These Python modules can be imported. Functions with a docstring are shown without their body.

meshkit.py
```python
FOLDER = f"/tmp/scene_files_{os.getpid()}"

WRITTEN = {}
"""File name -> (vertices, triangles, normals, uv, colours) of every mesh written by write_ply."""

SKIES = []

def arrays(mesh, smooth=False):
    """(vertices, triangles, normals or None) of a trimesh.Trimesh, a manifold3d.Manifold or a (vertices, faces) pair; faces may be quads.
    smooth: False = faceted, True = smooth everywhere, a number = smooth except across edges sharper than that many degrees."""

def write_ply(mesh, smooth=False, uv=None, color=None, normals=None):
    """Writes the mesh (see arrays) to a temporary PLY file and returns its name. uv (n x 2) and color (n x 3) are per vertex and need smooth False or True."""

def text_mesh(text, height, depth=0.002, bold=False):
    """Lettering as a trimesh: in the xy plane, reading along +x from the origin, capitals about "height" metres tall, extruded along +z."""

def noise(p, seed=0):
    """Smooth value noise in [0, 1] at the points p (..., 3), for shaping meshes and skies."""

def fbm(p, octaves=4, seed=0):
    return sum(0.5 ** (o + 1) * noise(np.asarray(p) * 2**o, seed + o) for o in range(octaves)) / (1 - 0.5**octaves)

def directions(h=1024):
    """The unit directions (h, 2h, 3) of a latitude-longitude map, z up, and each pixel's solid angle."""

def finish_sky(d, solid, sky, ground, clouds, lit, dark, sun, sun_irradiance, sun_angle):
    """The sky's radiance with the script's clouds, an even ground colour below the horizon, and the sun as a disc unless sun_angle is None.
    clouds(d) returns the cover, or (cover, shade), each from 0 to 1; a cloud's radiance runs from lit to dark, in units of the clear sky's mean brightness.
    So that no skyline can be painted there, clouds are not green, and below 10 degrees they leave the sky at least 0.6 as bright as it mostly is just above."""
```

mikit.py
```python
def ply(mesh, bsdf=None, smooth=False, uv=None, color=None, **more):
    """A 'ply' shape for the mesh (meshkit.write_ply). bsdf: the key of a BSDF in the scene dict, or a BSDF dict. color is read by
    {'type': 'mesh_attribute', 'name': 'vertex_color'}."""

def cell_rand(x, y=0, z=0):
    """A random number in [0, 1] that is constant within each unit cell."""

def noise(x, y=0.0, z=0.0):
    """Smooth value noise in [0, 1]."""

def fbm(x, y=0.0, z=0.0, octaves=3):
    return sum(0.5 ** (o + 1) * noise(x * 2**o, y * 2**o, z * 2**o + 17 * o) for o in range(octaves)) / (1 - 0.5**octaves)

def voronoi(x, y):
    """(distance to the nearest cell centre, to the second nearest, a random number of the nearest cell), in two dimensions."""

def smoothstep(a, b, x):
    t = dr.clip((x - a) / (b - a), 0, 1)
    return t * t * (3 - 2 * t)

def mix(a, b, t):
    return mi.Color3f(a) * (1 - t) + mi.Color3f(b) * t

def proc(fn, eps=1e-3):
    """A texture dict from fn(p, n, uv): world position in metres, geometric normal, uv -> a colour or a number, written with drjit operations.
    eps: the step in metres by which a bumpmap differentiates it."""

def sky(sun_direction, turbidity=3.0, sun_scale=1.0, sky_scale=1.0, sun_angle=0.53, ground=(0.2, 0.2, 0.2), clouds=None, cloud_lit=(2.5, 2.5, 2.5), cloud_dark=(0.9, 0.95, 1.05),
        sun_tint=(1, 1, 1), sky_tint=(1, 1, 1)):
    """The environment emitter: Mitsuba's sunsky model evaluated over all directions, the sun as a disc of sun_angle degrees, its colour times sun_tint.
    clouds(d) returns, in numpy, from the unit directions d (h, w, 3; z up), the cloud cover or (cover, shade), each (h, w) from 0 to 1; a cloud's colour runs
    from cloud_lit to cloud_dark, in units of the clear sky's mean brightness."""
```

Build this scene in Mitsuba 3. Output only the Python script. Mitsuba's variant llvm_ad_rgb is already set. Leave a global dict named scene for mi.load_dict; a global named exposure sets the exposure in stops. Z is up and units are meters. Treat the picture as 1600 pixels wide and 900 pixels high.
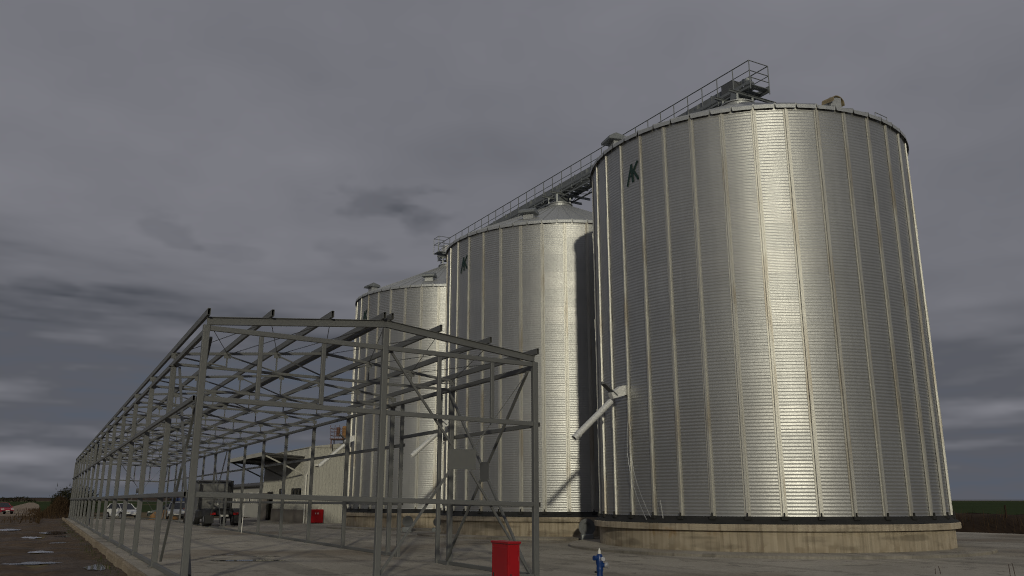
import math
import numpy as np, trimesh, mitsuba as mi, mikit, meshkit
from shapely.geometry import Polygon, LineString, Point
from shapely.ops import unary_union
from trimesh.util import concatenate as cat
T = mi.ScalarTransform4f
rng = np.random.default_rng(7)
scene, labels = {}, {}

# ------------------------------------------------------------------ camera, light, exposure
PITCH = 0.2595
cp, sp = math.cos(PITCH), math.sin(PITCH)
scene['camera'] = {'type': 'perspective', 'fov': 60.97, 'fov_axis': 'x', 'near_clip': 0.1, 'far_clip': 30000.0,
                   'principal_point_offset_y': 0.0319,
                   'to_world': T().look_at(origin=[0, 0, 1.6], target=[0, cp, 1.6 + sp], up=[0, -sp, cp])}
SUN_AZ, SUN_EL = 177.0, 12.6
_a, _e = math.radians(SUN_AZ), math.radians(SUN_EL)
SUN = [math.sin(_a) * math.cos(_e), math.cos(_a) * math.cos(_e), math.sin(_e)]


def clouds(d):
    """A closed grey overcast: soft mottling high up, flat dark banks and pale streaks low down, a few ragged dark scraps."""
    az = np.degrees(np.arctan2(d[..., 0], d[..., 1]))
    el = np.degrees(np.arcsin(np.clip(d[..., 2], -1, 1)))
    k = 1.0 / (np.maximum(d[..., 2], 0) + 0.16)
    q = np.stack([d[..., 0] * k, d[..., 1] * k, np.zeros_like(k)], -1)
    soft = meshkit.fbm(q * 1.7 + 3.1, 4, 5)
    fine = meshkit.fbm(q * 7.0 + 11.0, 4, 9)
    flat = meshkit.fbm(np.stack([d[..., 0] * 5.0, d[..., 1] * 5.0, el * 0.42], -1), 5, 21)
    wisp = meshkit.fbm(np.stack([d[..., 0] * 11.0, d[..., 1] * 11.0, el * 1.3], -1), 4, 33)
    high = 0.25 + 0.36 * (soft - 0.5) + 0.16 * (fine - 0.5)
    tex = meshkit.fbm(np.stack([d[..., 0] * 26.0 + 3 * wisp, d[..., 1] * 26.0, el * 2.6 + 3 * flat], -1), 4, 51)
    low = 0.88 + 0.8 * (flat - 0.5) + 0.6 * (wisp - 0.5) + 0.5 * (tex - 0.5)
    w = np.clip((15.5 - el + 7 * (flat - 0.5) - 3.0 * np.sin(np.radians(az * 2.2 + 20))) / 10.0, 0, 1)
    w = w * w * (3 - 2 * w)
    s = high * (1 - w) + low * w
    for a0, e0, wa, we, amt in ((-29, 2.45, 7, 0.55, 0.75), (-30.5, 6.1, 3.2, 0.8, 0.5), (-28, 3.9, 9, 0.6, 0.35), (-27, 1.2, 9, 0.6, 0.35),
                                (28.6, 5.1, 4.2, 0.45, 0.55), (27.5, 4.3, 5.5, 0.4, 0.35), (27, 3.2, 4.0, 0.3, 0.3)):
        g = np.exp(-((az - a0) / wa) ** 2 - ((el - e0 - 0.9 * (flat - 0.5)) / we) ** 2)
        s = s - amt * g * (0.35 + 1.3 * wisp)
    rag = meshkit.fbm(np.stack([az * 0.34, el * 0.85, 0 * az], -1), 5, 44)
    for a0, e0, wa, we, amt in ((-8.8, 19.1, 3.4, 1.2, 0.22), (-6.6, 18.4, 2.0, 1.2, 0.20), (-22.4, 15.9, 2.4, 1.1, 0.16), (-10, 15.7, 2.6, 0.8, 0.14),
                                (-28.5, 12.2, 2.4, 0.6, 0.14), (-18.5, 15.1, 2.0, 0.7, 0.1)):
        g = np.exp(-((az - a0) / wa) ** 2 - ((el - e0) / we) ** 2)
        s = s + amt * np.clip((g + 1.5 * (rag - 0.5) - 0.30) / 0.35, 0, 1) * np.clip(g * 4, 0, 1)
    return np.ones_like(s), np.clip(s, 0, 1)


scene['daylight'] = mikit.sky(SUN, turbidity=3, sun_scale=0.52, sun_angle=1.6, sun_tint=(0.80, 1.15, 2.10), ground=(0.1, 0.095, 0.085),
                              clouds=clouds, cloud_lit=(1.70, 1.71, 1.92), cloud_dark=(0.30, 0.35, 0.45))
exposure = 1.3

# ------------------------------------------------------------------ materials
ns, fb, ss, mx, vor = mikit.noise, mikit.fbm, mikit.smoothstep, mikit.mix, mikit.voronoi


def principled(col, rough=0.6, metal=0.0, spec=0.5, **k):
    return {'type': 'principled', 'base_color': col if isinstance(col, dict) else {'type': 'rgb', 'value': list(col)},
            'roughness': rough, 'metallic': metal, 'specular': spec, **k}


def bump(b, fn, scale, eps=4e-3):
    return {'type': 'bumpmap', 'arbitrary': mikit.proc(fn, eps), 'scale': scale, 'bsdf': b}


def mat(key, b, two=True):
    scene[key] = {'type': 'twosided', 'bsdf': b} if two else b


def spangle(tone):
    return lambda p, n, uv: mi.Color3f(*tone) * (0.86 + 0.18 * fb(p.x * 1.6, p.y * 1.6, p.z * 0.7, 2) + 0.12 * fb(p.x * 11, p.y * 11, p.z * 0.35, 3))


mat('galvanised', principled(mikit.proc(spangle((0.435, 0.437, 0.426))), 0.46, 0.82))
mat('galvanised_dull', principled(mikit.proc(spangle((0.425, 0.428, 0.420))), 0.475, 0.82))
mat('galvanised_bright', principled(mikit.proc(spangle((0.448, 0.447, 0.434))), 0.445, 0.82))
mat('galvanised_rib', principled(mikit.proc(lambda p, n, uv: mx((0.49, 0.48, 0.44), (0.36, 0.325, 0.27), ss(0.5, 0.8, fb(p.x * 3, p.y * 3, p.z * 0.5)))), 0.48, 0.55))
mat('galvanised_roof', principled((0.45, 0.46, 0.46), 0.5, 0.6))
mat('galvanised_tube', principled((0.66, 0.66, 0.645), 0.55, 0.25))
mat('gallery_steel', principled((0.22, 0.235, 0.24), 0.5, 0.5))
mat('gallery_dark', principled((0.10, 0.105, 0.11), 0.6, 0.2))
mat('bitumen', principled(mikit.proc(lambda p, n, uv: mi.Color3f(0.018, 0.018, 0.017) * (0.7 + 0.6 * fb(p.x * 6, p.y * 6, p.z * 6))), 0.8))
mat('logo_green', principled((0.008, 0.03, 0.024), 0.6))


def board_concrete(p, n, uv):
    a = dr_atan(p)
    strip = mikit.cell_rand(a * 62.0)
    run = fb(a * 55.0, p.z * 1.2, 3.0)
    c = mx((0.29, 0.24, 0.175), (0.45, 0.39, 0.295), 0.45 * strip + 0.55 * run)
    c = c * (1 - 0.25 * ss(0.52, 0.8, fb(a * 90.0, p.z * 0.7, 5.0, 4)))
    c = mx(c, (0.19, 0.145, 0.095), 0.45 * ss(0.45, 0.62, fb(a * 22.0, p.z * 5.0, 1.0, 4)) * ss(0.55, 0.25, p.z + 0.35 * ns(a * 30.0, 4.0)))
    rust = ss(0.58, 0.78, fb(p.x * 1.3, p.y * 1.3, p.z * 1.6 + 7)) * ss(0.35, 0.7, fb(a * 70, p.z * 3, 9))
    c = mx(c, (0.30, 0.165, 0.06), 0.55 * rust)
    damp = ss(0.5, 0.75, fb(p.x * 0.9 + 5, p.y * 0.9, p.z * 4))
    return c * (1 - 0.35 * damp)


import drjit as dr


def dr_atan(p):
    """Angle round the nearest silo, so that the boards of its formwork stand upright round the drum."""
    best, ang = mi.Float(1e9), mi.Float(0)
    for i in range(3):
        x, y = p.x - float(SILO[i][0]), p.y - float(SILO[i][1])
        r = x * x + y * y
        ang = dr.select(r < best, dr.atan2(x, y), ang)
        best = dr.minimum(best, r)
    return ang


SILO = [np.array([9.319, 32.959]) + i * np.array([-6.727, 12.009]) for i in range(3)]
SILO[2] = np.array([-4.273, 56.984])
mat('board_concrete', bump(principled(mikit.proc(board_concrete), 0.88, 0, 0.25),
                           lambda p, n, uv: mikit.cell_rand(dr_atan(p) * 62.0) + 0.6 * fb(p.x * 14, p.y * 14, p.z * 14), 0.004))


def yard_colour(tone):
    def f(p, n, uv):
        c = mx((0.205 * tone, 0.187 * tone, 0.156 * tone), (0.305 * tone, 0.281 * tone, 0.240 * tone), fb(p.x * 0.55, p.y * 0.55, 0, 4))
        mud = ss(0.55, 0.72, fb(p.x * 0.21 + 4, p.y * 0.21, 1.7, 4))
        c = mx(c, (0.15, 0.12, 0.085), 0.7 * mud)
        track = ss(0.52, 0.70, fb((p.x * .881 + p.y * .473) * 1.5, (p.y * .881 - p.x * .473) * 0.05, 3.0, 3))
        c = c * (1 - 0.22 * track)
        spot = ss(0.66, 0.74, fb(p.x * 2.1, p.y * 2.1, 5.0))
        return mx(c, (0.10, 0.09, 0.075), 0.5 * spot) * (0.85 + 0.3 * ns(p.x * 23, p.y * 23))
    return f


for i, t in enumerate((0.93, 1.0, 1.08)):
    mat('yard_concrete_%d' % i, principled(mikit.proc(yard_colour(t)), 0.75, 0, 0.35))
mat('joint_filler', principled((0.06, 0.055, 0.048), 0.9))
mat('kerb_concrete', principled(mikit.proc(lambda p, n, uv: mx((0.12, 0.095, 0.066), (0.24, 0.20, 0.15), fb(p.x * 1.7, p.y * 1.7, p.z * 3, 4))), 0.85, 0, 0.3))
mat('mud', principled(mikit.proc(lambda p, n, uv: mx((0.042, 0.029, 0.019), (0.088, 0.062, 0.041), fb(p.x * 0.8, p.y * 0.8, 2.0, 4)) * (0.7 + 0.6 * ns(p.x * 9, p.y * 9))),
                      mikit.proc(lambda p, n, uv: 0.68 + 0.3 * ss(0.35, 0.6, fb(p.x * 0.7 + 9, p.y * 0.7, 0))), 0, 0.4))
mat('earth', principled(mikit.proc(lambda p, n, uv: mx((0.06, 0.045, 0.03), (0.11, 0.09, 0.05), fb(p.x * 0.09, p.y * 0.09, 0, 4)) * (0.75 + 0.5 * ns(p.x * 3, p.y * 3))), 0.95, 0, 0.2))
mat('bar_rust', principled((0.05, 0.032, 0.026), 0.8))
mat('dark_earth', principled(mikit.proc(lambda p, n, uv: mx((0.022, 0.016, 0.012), (0.055, 0.036, 0.024), fb(p.x * 1.1, p.y * 1.1, p.z * 2, 4))), 0.95, 0, 0.15))
mat('track_dirt', principled(mikit.proc(lambda p, n, uv: mx((0.13, 0.10, 0.075), (0.22, 0.18, 0.14), fb(p.x * 0.25, p.y * 0.25, 0, 4))), 0.9, 0, 0.2))
mat('winter_crop', principled(mikit.proc(lambda p, n, uv: mx((0.016, 0.025, 0.008), (0.027, 0.038, 0.013), fb(p.x * 0.03, p.y * 0.01, 0, 4))), 0.95, 0, 0.1))
mat('water', principled((0.02, 0.018, 0.015), 0.06, 0, 0.55))
mat('dry_weed', principled(mikit.proc(lambda p, n, uv: mx((0.036, 0.022, 0.013), (0.075, 0.05, 0.028), mikit.cell_rand(p.x * 7, p.y * 7))), 0.9, 0, 0.1))
mat('green_weed', principled((0.05, 0.06, 0.02), 0.9, 0, 0.1))
mat('twig', principled((0.07, 0.05, 0.04), 0.9, 0, 0.1))
mat('dark_leaf', principled((0.03, 0.03, 0.018), 0.9, 0, 0.1))
mat('steel_paint', principled(mikit.proc(lambda p, n, uv: mi.Color3f(0.122, 0.124, 0.122) * (0.85 + 0.3 * fb(p.x * 1.1, p.y * 1.1, p.z * 0.7))), 0.5, 0, 0.4))
mat('steel_plate', principled((0.125, 0.127, 0.124), 0.55, 0, 0.4))
mat('rod_steel', principled((0.06, 0.06, 0.058), 0.5, 0.3))
mat('sheet_beige', principled(mikit.proc(lambda p, n, uv: mi.Color3f(0.42, 0.41, 0.362) * (0.86 + 0.24 * fb(p.x * 0.8, p.y * 0.8, p.z * 0.5, 4))), 0.55, 0, 0.4))
mat('sheet_dark', principled((0.05, 0.048, 0.045), 0.7))
mat('plinth_grey', principled(mikit.proc(lambda p, n, uv: mx((0.14, 0.12, 0.10), (0.26, 0.235, 0.20), fb(p.x * 1.1, p.y * 1.1, p.z * 1.8, 4))), 0.85))
mat('white_plastic', principled((0.72, 0.70, 0.64), 0.45))
mat('red_paint', principled(mikit.proc(lambda p, n, uv: mi.Color3f(0.33, 0.006, 0.010) * (0.9 + 0.2 * fb(p.x * 5, p.y * 5, p.z * 5))), 0.32))
mat('red_paint_dark', principled((0.32, 0.008, 0.012), 0.4))
mat('blue_paint', principled(mikit.proc(lambda p, n, uv: mi.Color3f(0.006, 0.034, 0.145) * (0.8 + 0.4 * fb(p.x * 9, p.y * 9, p.z * 9))), 0.35))
mat('aluminium', principled((0.72, 0.72, 0.70), 0.35, 0.8))
mat('rust', principled(mikit.proc(lambda p, n, uv: mx((0.18, 0.09, 0.035), (0.38, 0.21, 0.08), fb(p.x * 4, p.y * 4, p.z * 4))), 0.8))
mat('rust_red', principled((0.12, 0.055, 0.034), 0.7))
scene['pane_glass'] = {'type': 'thindielectric', 'int_ior': 1.5}
mat('glass_dark', principled((0.015, 0.017, 0.02), 0.08, 0, 0.6))
mat('rubber', principled((0.015, 0.015, 0.015), 0.85))
mat('black_plastic', principled((0.02, 0.02, 0.02), 0.5))
mat('wheel_rim', principled((0.4, 0.4, 0.41), 0.4, 0.7))
mat('lamp_red', principled((0.35, 0.01, 0.01), 0.25))
mat('lamp_clear', principled((0.7, 0.7, 0.68), 0.15))
for nm, c in (('white', (0.72, 0.72, 0.70)), ('silver', (0.35, 0.36, 0.38)), ('dark_green', (0.012, 0.03, 0.022)), ('dark_red', (0.10, 0.012, 0.012)), ('crimson', (0.30, 0.012, 0.03)), ('grey_cab', (0.16, 0.16, 0.155))):
    mat('car_' + nm, principled(c, 0.35, 0.0, 0.5, clearcoat=0.8, clearcoat_gloss=0.9))
mat('vent_rusty', principled(mikit.proc(lambda p, n, uv: mx((0.20, 0.15, 0.08), (0.36, 0.30, 0.18), fb(p.x * 5, p.y * 5, p.z * 5))), 0.6, 0.2))

# ------------------------------------------------------------------ helpers


def numbered(k):
    if k not in scene and k not in labels:
        return k
    i = 1
    while '%s_%03d' % (k, i) in scene or '%s_%03d' % (k, i) in labels:
        i += 1
    return '%s_%03d' % (k, i)


def thing(name, label, category, group=None):
    k = numbered(name)
    labels[k] = {'label': label, 'category': category}
    if group:
        labels[k]['group'] = group
    return k


def struct(name, mesh, m, label, smooth=False):
    k = numbered(name)
    scene[k] = mikit.ply(mesh, m, smooth)
    labels[k] = {'label': label, 'kind': 'structure'}
    return k


def stuff(name, mesh, m, label, cat_, smooth=False):
    k = numbered(name)
    scene[k] = mikit.ply(mesh, m, smooth)
    labels[k] = {'label': label, 'kind': 'stuff', 'category': cat_}
    return k


def part(parent, name, mesh, m, smooth=False, label=None, kind=None):
    k = numbered(parent + '__' + name)
    scene[k] = mesh if isinstance(mesh, dict) else mikit.ply(mesh, m, smooth)
    if label or kind:
        labels[k] = {}
        if label:
            labels[k]['label'] = label
        if kind:
            labels[k]['kind'] = kind
    return k


def V(*a):
    return np.array(a, float)


def unit(v):
    return v / np.linalg.norm(v)


def sweep(poly, p, q, up=(0, 0, 1)):
    """Extrudes a shapely outline (x sideways, y along up) from p to q."""
    p, q = np.array(p, float), np.array(q, float)
    L = np.linalg.norm(q - p)
    z = (q - p) / L
    up = np.array(up, float)
    if abs(np.dot(unit(up), z)) > 0.98:
        up = V(0, 1, 0)
    y = unit(up - np.dot(up, z) * z)
    x = np.cross(y, z)
    m = trimesh.creation.extrude_polygon(poly, L)
    M = np.eye(4)
    M[:3, 0], M[:3, 1], M[:3, 2], M[:3, 3] = x, y, z, p
    m.apply_transform(M)
    return m


def rect(w, h, r=0.0):
    b = Polygon([(-w / 2 + r, -h / 2 + r), (w / 2 - r, -h / 2 + r), (w / 2 - r, h / 2 - r), (-w / 2 + r, h / 2 - r)])
    return b.buffer(r, quad_segs=2) if r else b


def tubebox(w, h, t=0.008, r=0.012):
    return rect(w, h, r).difference(rect(w - 2 * t, h - 2 * t))


def ibeam(w, h, tf=0.012, tw=0.009):
    return unary_union([Polygon([(-w / 2, h / 2 - tf), (w / 2, h / 2 - tf), (w / 2, h / 2), (-w / 2, h / 2)]),
                        Polygon([(-w / 2, -h / 2), (w / 2, -h / 2), (w / 2, -h / 2 + tf), (-w / 2, -h / 2 + tf)]),
                        Polygon([(-tw / 2, -h / 2), (tw / 2, -h / 2), (tw / 2, h / 2), (-tw / 2, h / 2)])])


def disc(r, n=10):
    return Polygon([(r * math.cos(2 * math.pi * i / n), r * math.sin(2 * math.pi * i / n)) for i in range(n)])


def rod(p, q, r, n=8):
    return sweep(disc(r, n), p, q)


def bx(c, s, bevel=0.01, rot=0.0):
    """A chamfered box, centre c, size s, turned rot radians about z."""
    s = np.array(s, float) / 2
    b = min(bevel, 0.45 * s.min() * 2)
    pts = []
    for sx in (-1, 1):
        for sy in (-1, 1):
            for sz in (-1, 1):
                pts += [(sx * (s[0] - b), sy * (s[1] - b), sz * s[2]), (sx * (s[0] - b), sy * s[1], sz * (s[2] - b)), (sx * s[0], sy * (s[1] - b), sz * (s[2] - b))]
    m = trimesh.convex.convex_hull(np.array(pts))
    return turn(m, rot, c)


def hull(pts):
    return trimesh.convex.convex_hull(np.array(pts, float))


def turn(m, ang, c=(0, 0, 0)):
    m = m.copy()
    R = np.eye(4)
    R[0, 0] = R[1, 1] = math.cos(ang)
    R[0, 1], R[1, 0] = -math.sin(ang), math.sin(ang)
    R[:3, 3] = c
    m.apply_transform(R)
    return m


def lathe(profile, n=40):
    return trimesh.creation.revolve(np.array(profile, float), sections=n)


def tubepath(pts, r, n=6):
    pts = np.array(pts, float)
    out = []
    for a, b in zip(pts[:-1], pts[1:]):
        out.append(rod(a, b, r, n))
    return cat(out)


def strip(u0, u1, fn, nu):
    pass


# hall axes: u runs along the near gable to the right, b back along the long walls
P1 = V(-6.145, 17.206, 0)
eu = V(math.cos(.4931), math.sin(.4931), 0)
en = V(-math.sin(.4834), math.cos(.4834), 0)
W, BAY, NB, HE, RISE = 7.588, 4.889, 15, 5.088, 0.402
E_ANG = .4931


def hxy(u, b, z=0.0):
    w = P1 + eu * u + en * b
    return V(w[0], w[1], z)


def floor_z(u):
    if u < 7.6:
        return .0268 * (W / 2 - u) - .0063
    return float(np.interp(u, [7.6, 11.6, 100], [-.108, 0, 0]))


def H(u, b, z):
    return hxy(u, b, z + .0268 * (W / 2 - u) - .0063)


def sheet(poly_pts, z):
    """A flat sheet from a list of (x, y)."""
    pg = Polygon(poly_pts)
    v, f = trimesh.creation.triangulate_polygon(pg, engine='earcut')
    return trimesh.Trimesh(np.column_stack([v, np.full(len(v), z)]), f)


def up_sheet(m):
    m.fix_normals() if False else None
    if len(m.face_normals) and m.face_normals[:, 2].mean() < 0:
        m.invert()
    return m


# ------------------------------------------------------------------ ground
ang = np.linspace(0, 2 * np.pi, 97)[:-1]
rings = [0, 30, 80, 200, 600, 2000, 9000]
v = [(0, 30, -.20)]
f = []
for r in rings[1:]:
    for a in ang:
        v.append((r * math.cos(a), 30 + r * math.sin(a), -.20))
for j in range(96):
    f.append((0, 1 + j, 1 + (j + 1) % 96))
for i in range(len(rings) - 2):
    for j in range(96):
        a, b = 1 + i * 96 + j, 1 + i * 96 + (j + 1) % 96
        f += [(a, a + 96, b + 96), (a, b + 96, b)]
struct('ground', trimesh.Trimesh(np.array(v), np.array(f)), 'earth', 'brown winter earth reaching to the horizon')

for nm, pts in (('green_field', [hxy(46, -60), hxy(46, 2500), hxy(2500, 2500), hxy(2500, -60)]), ('green_field', [hxy(-2, 135), hxy(-300, 1500), hxy(42, 2200), hxy(42, 135)])):
    struct(nm, up_sheet(sheet([p[:2] for p in pts], -.16)), 'winter_crop', 'low green winter crop on the flat field right of the silos' if nm not in scene else 'green winter crop on the field behind the far end of the steel frame')
struct('dirt_track', up_sheet(sheet([hxy(-9, 100)[:2], hxy(-2.2, 100)[:2], hxy(-2.6, 420)[:2], hxy(-7, 900)[:2], hxy(-11, 900)[:2]], -.15)), 'track_dirt', 'pale dirt road running off to the horizon at the left')

# muddy strip along the frame, with ruts and hollows
PUD = [(-1.55, 91, .8, 5.0, .9), (-2.9, 84, .6, 3.4, .8), (-1.53, 39.1, .8, 2.6, .8), (-2.8, 33.0, .6, 1.6, .7), (-1.25, 33.6, .5, 1.2, .7), (-1.6, 25.5, .45, .8, .7),
       (-2.5, 12.2, 1.0, .7, .8), (-5.2, 13.4, .7, .5, .7), (-.95, 9.1, .50, 1.3, .8), (-2.2, 18.6, .7, .9, .6), (-5.5, 24, 1.2, 1.2, .7), (-4.5, 46, 1.4, 2.4, .7)]
us = np.linspace(-13, -.42, 84)
bs = np.concatenate([np.linspace(-14, 45, 260), np.linspace(45.4, 104, 120)])
UU, BB = np.meshgrid(us, bs, indexing='ij')
zz = -.13 + .10 * (meshkit.fbm(np.stack([UU * .55, BB * .35, 0 * UU], -1), 4, 2) - .5) + .05 * (meshkit.fbm(np.stack([UU * 3.5, BB * 3.5, 0 * UU], -1), 3, 8) - .5)
for c in (-2.3, -3.9):
    zz -= .05 * np.exp(-((UU - c - .4 * (meshkit.noise(np.stack([BB * .07, 0 * BB, 0 * BB], -1), 4) - .5)) / .28) ** 2)
for (u0, b0, su, sb, am) in PUD:
    zz -= .085 * am * np.exp(-((UU - u0) / su) ** 2 - ((BB - b0) / sb) ** 2)
zz += .05 * np.clip((UU + 1.0) / .58, 0, 1)
idx = np.arange(UU.size).reshape(UU.shape)
ff = np.stack([idx[:-1, :-1], idx[1:, :-1], idx[1:, 1:], idx[:-1, 1:]], -1).reshape(-1, 4)
XY = P1[None, None, :2] + UU[..., None] * eu[:2] + BB[..., None] * en[:2]
mv = np.column_stack([XY.reshape(-1, 2), zz.ravel()])
mud = trimesh.Trimesh(mv, np.vstack([ff[:, [0, 1, 2]], ff[:, [0, 2, 3]]]), process=False)
struct('mud_track', up_sheet(mud), 'mud', 'rutted dark brown mud strip beside the steel frame', smooth=True)
for i, (u0, b0, su, sb, am) in enumerate(PUD):
    pts = []
    for t in np.linspace(0, 2 * np.pi, 40)[:-1]:
        k = 0.9 * (.6 + .6 * float(meshkit.noise(V(math.cos(t) * 2 + i, math.sin(t) * 2, 3), 6)))
        pts.append(hxy(min(u0 + su * k * math.cos(t), -.5), b0 + sb * k * math.sin(t))[:2])
    struct('puddle', up_sheet(sheet(pts, -.172 + .012 * (i % 3))), 'water', 'shallow puddle of rain water lying in the mud track')

# concrete yard: one sub-base and separately cast bays with open joints
US = [-.42, 3.6, 7.6, 11.6, 15.6, 19.6, 23.6, 27.6, 31.6, 36.0, 40.6]
yard_v = []
bb0, bb1 = -16.0, 70.0
m = []
for u0, u1 in zip(US[:-1], US[1:]):
    a, b, c, d_ = hxy(u0, bb0, floor_z(u0) - .03), hxy(u1, bb0, floor_z(u1) - .03), hxy(u1, bb1, floor_z(u1) - .03), hxy(u0, bb1, floor_z(u0) - .03)
    m.append(trimesh.Trimesh([a, b, c, d_], [(0, 1, 2), (0, 2, 3)]))
yard = struct('concrete_yard', cat(m), 'joint_filler', 'grey cast concrete yard round the frame and the silos')
BS = np.concatenate([np.arange(-16, 33, 4.889), np.arange(32.9, 70.5, 7.4)])
for i, (u0, u1) in enumerate(zip(US[:-1], US[1:])):
    for j, (b0, b1) in enumerate(zip(BS[:-1], BS[1:])):
        if u0 > 20 and b0 > 55:
            continue
        g = .013
        off = float(rng.uniform(-.003, .003))
        tp = [hxy(u, b, floor_z(u) + off) for u, b in ((u0 + g, b0 + g), (u1 - g, b0 + g), (u1 - g, b1 - g), (u0 + g, b1 - g))]
        bt = [p - V(0, 0, .05) for p in tp]
        vv = np.array(tp + bt)
        part(yard, 'slab', trimesh.Trimesh(vv, [(0, 1, 2), (0, 2, 3), (0, 5, 1), (0, 4, 5), (1, 6, 2), (1, 5, 6), (2, 7, 3), (2, 6, 7), (3, 4, 0), (3, 7, 4)]), 'yard_concrete_%d' % rng.integers(0, 3))
# ragged concrete kerb strip outside the left wall
kp = []
bk = np.linspace(-14, 74.5, 130)
for b in bk:
    kp.append(hxy(-.57 + .09 * float(meshkit.noise(V(b * .9, 1, 0), 3)), b))
mm_v, mm_f = [], []
for i, b in enumerate(bk):
    o = kp[i]
    zt = floor_z(-.42) + .012
    mm_v += [V(o[0], o[1], -.25), V(o[0], o[1], zt - .03), hxy(-.50, b, zt), hxy(-.425, b, zt), hxy(-.425, b, -.25)]
    if i:
        for k in range(4):
            a0, a1 = (i - 1) * 5 + k, i * 5 + k
            mm_f += [(a0, a1, a0 + 1), (a1, a1 + 1, a0 + 1)]
struct('kerb', trimesh.Trimesh(np.array(mm_v), mm_f, process=False), 'kerb_concrete', 'rough concrete edge strip along the foot of the left wall frame')


def blob_sheet(c, ru, rb, z, seed, power=1.0):
    pts = []
    for t in np.linspace(0, 2 * np.pi, 56)[:-1]:
        k = 0.55 + 0.9 * float(meshkit.fbm(V(2.2 * math.cos(t) + 9, 2.2 * math.sin(t), seed), 4, 3))
        pts.append(hxy(c[0] + ru * k * math.cos(t), c[1] + rb * k * math.sin(t))[:2])
    return up_sheet(sheet(pts, z))


def floor_puddle(c, ru, rb, seed):
    m = blob_sheet(c, ru, rb, 0, seed)
    vv = np.array(m.vertices)
    u = (vv - P1) @ eu
    vv[:, 2] = [floor_z(x) + .008 for x in u]
    m.vertices = vv
    struct('puddle', m, 'water', 'thin puddle on the concrete floor inside the steel frame')


floor_puddle((2.6, 7.2), .95, .33, 1.3)
floor_puddle((3.6, 9.3), .42, .16, 4.1)
floor_puddle((2.5, 10.0), .40, .15, 7.7)

# ------------------------------------------------------------------ silos
NR, NW = 36, 16
ZS, ZE, R = 1.13, 14.46, 6.034
RH = (ZE - ZS) / NW
da = 2 * math.pi / NR


def polar(az, r, z):
    return V(r * math.sin(az), r * math.cos(az), z)


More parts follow.
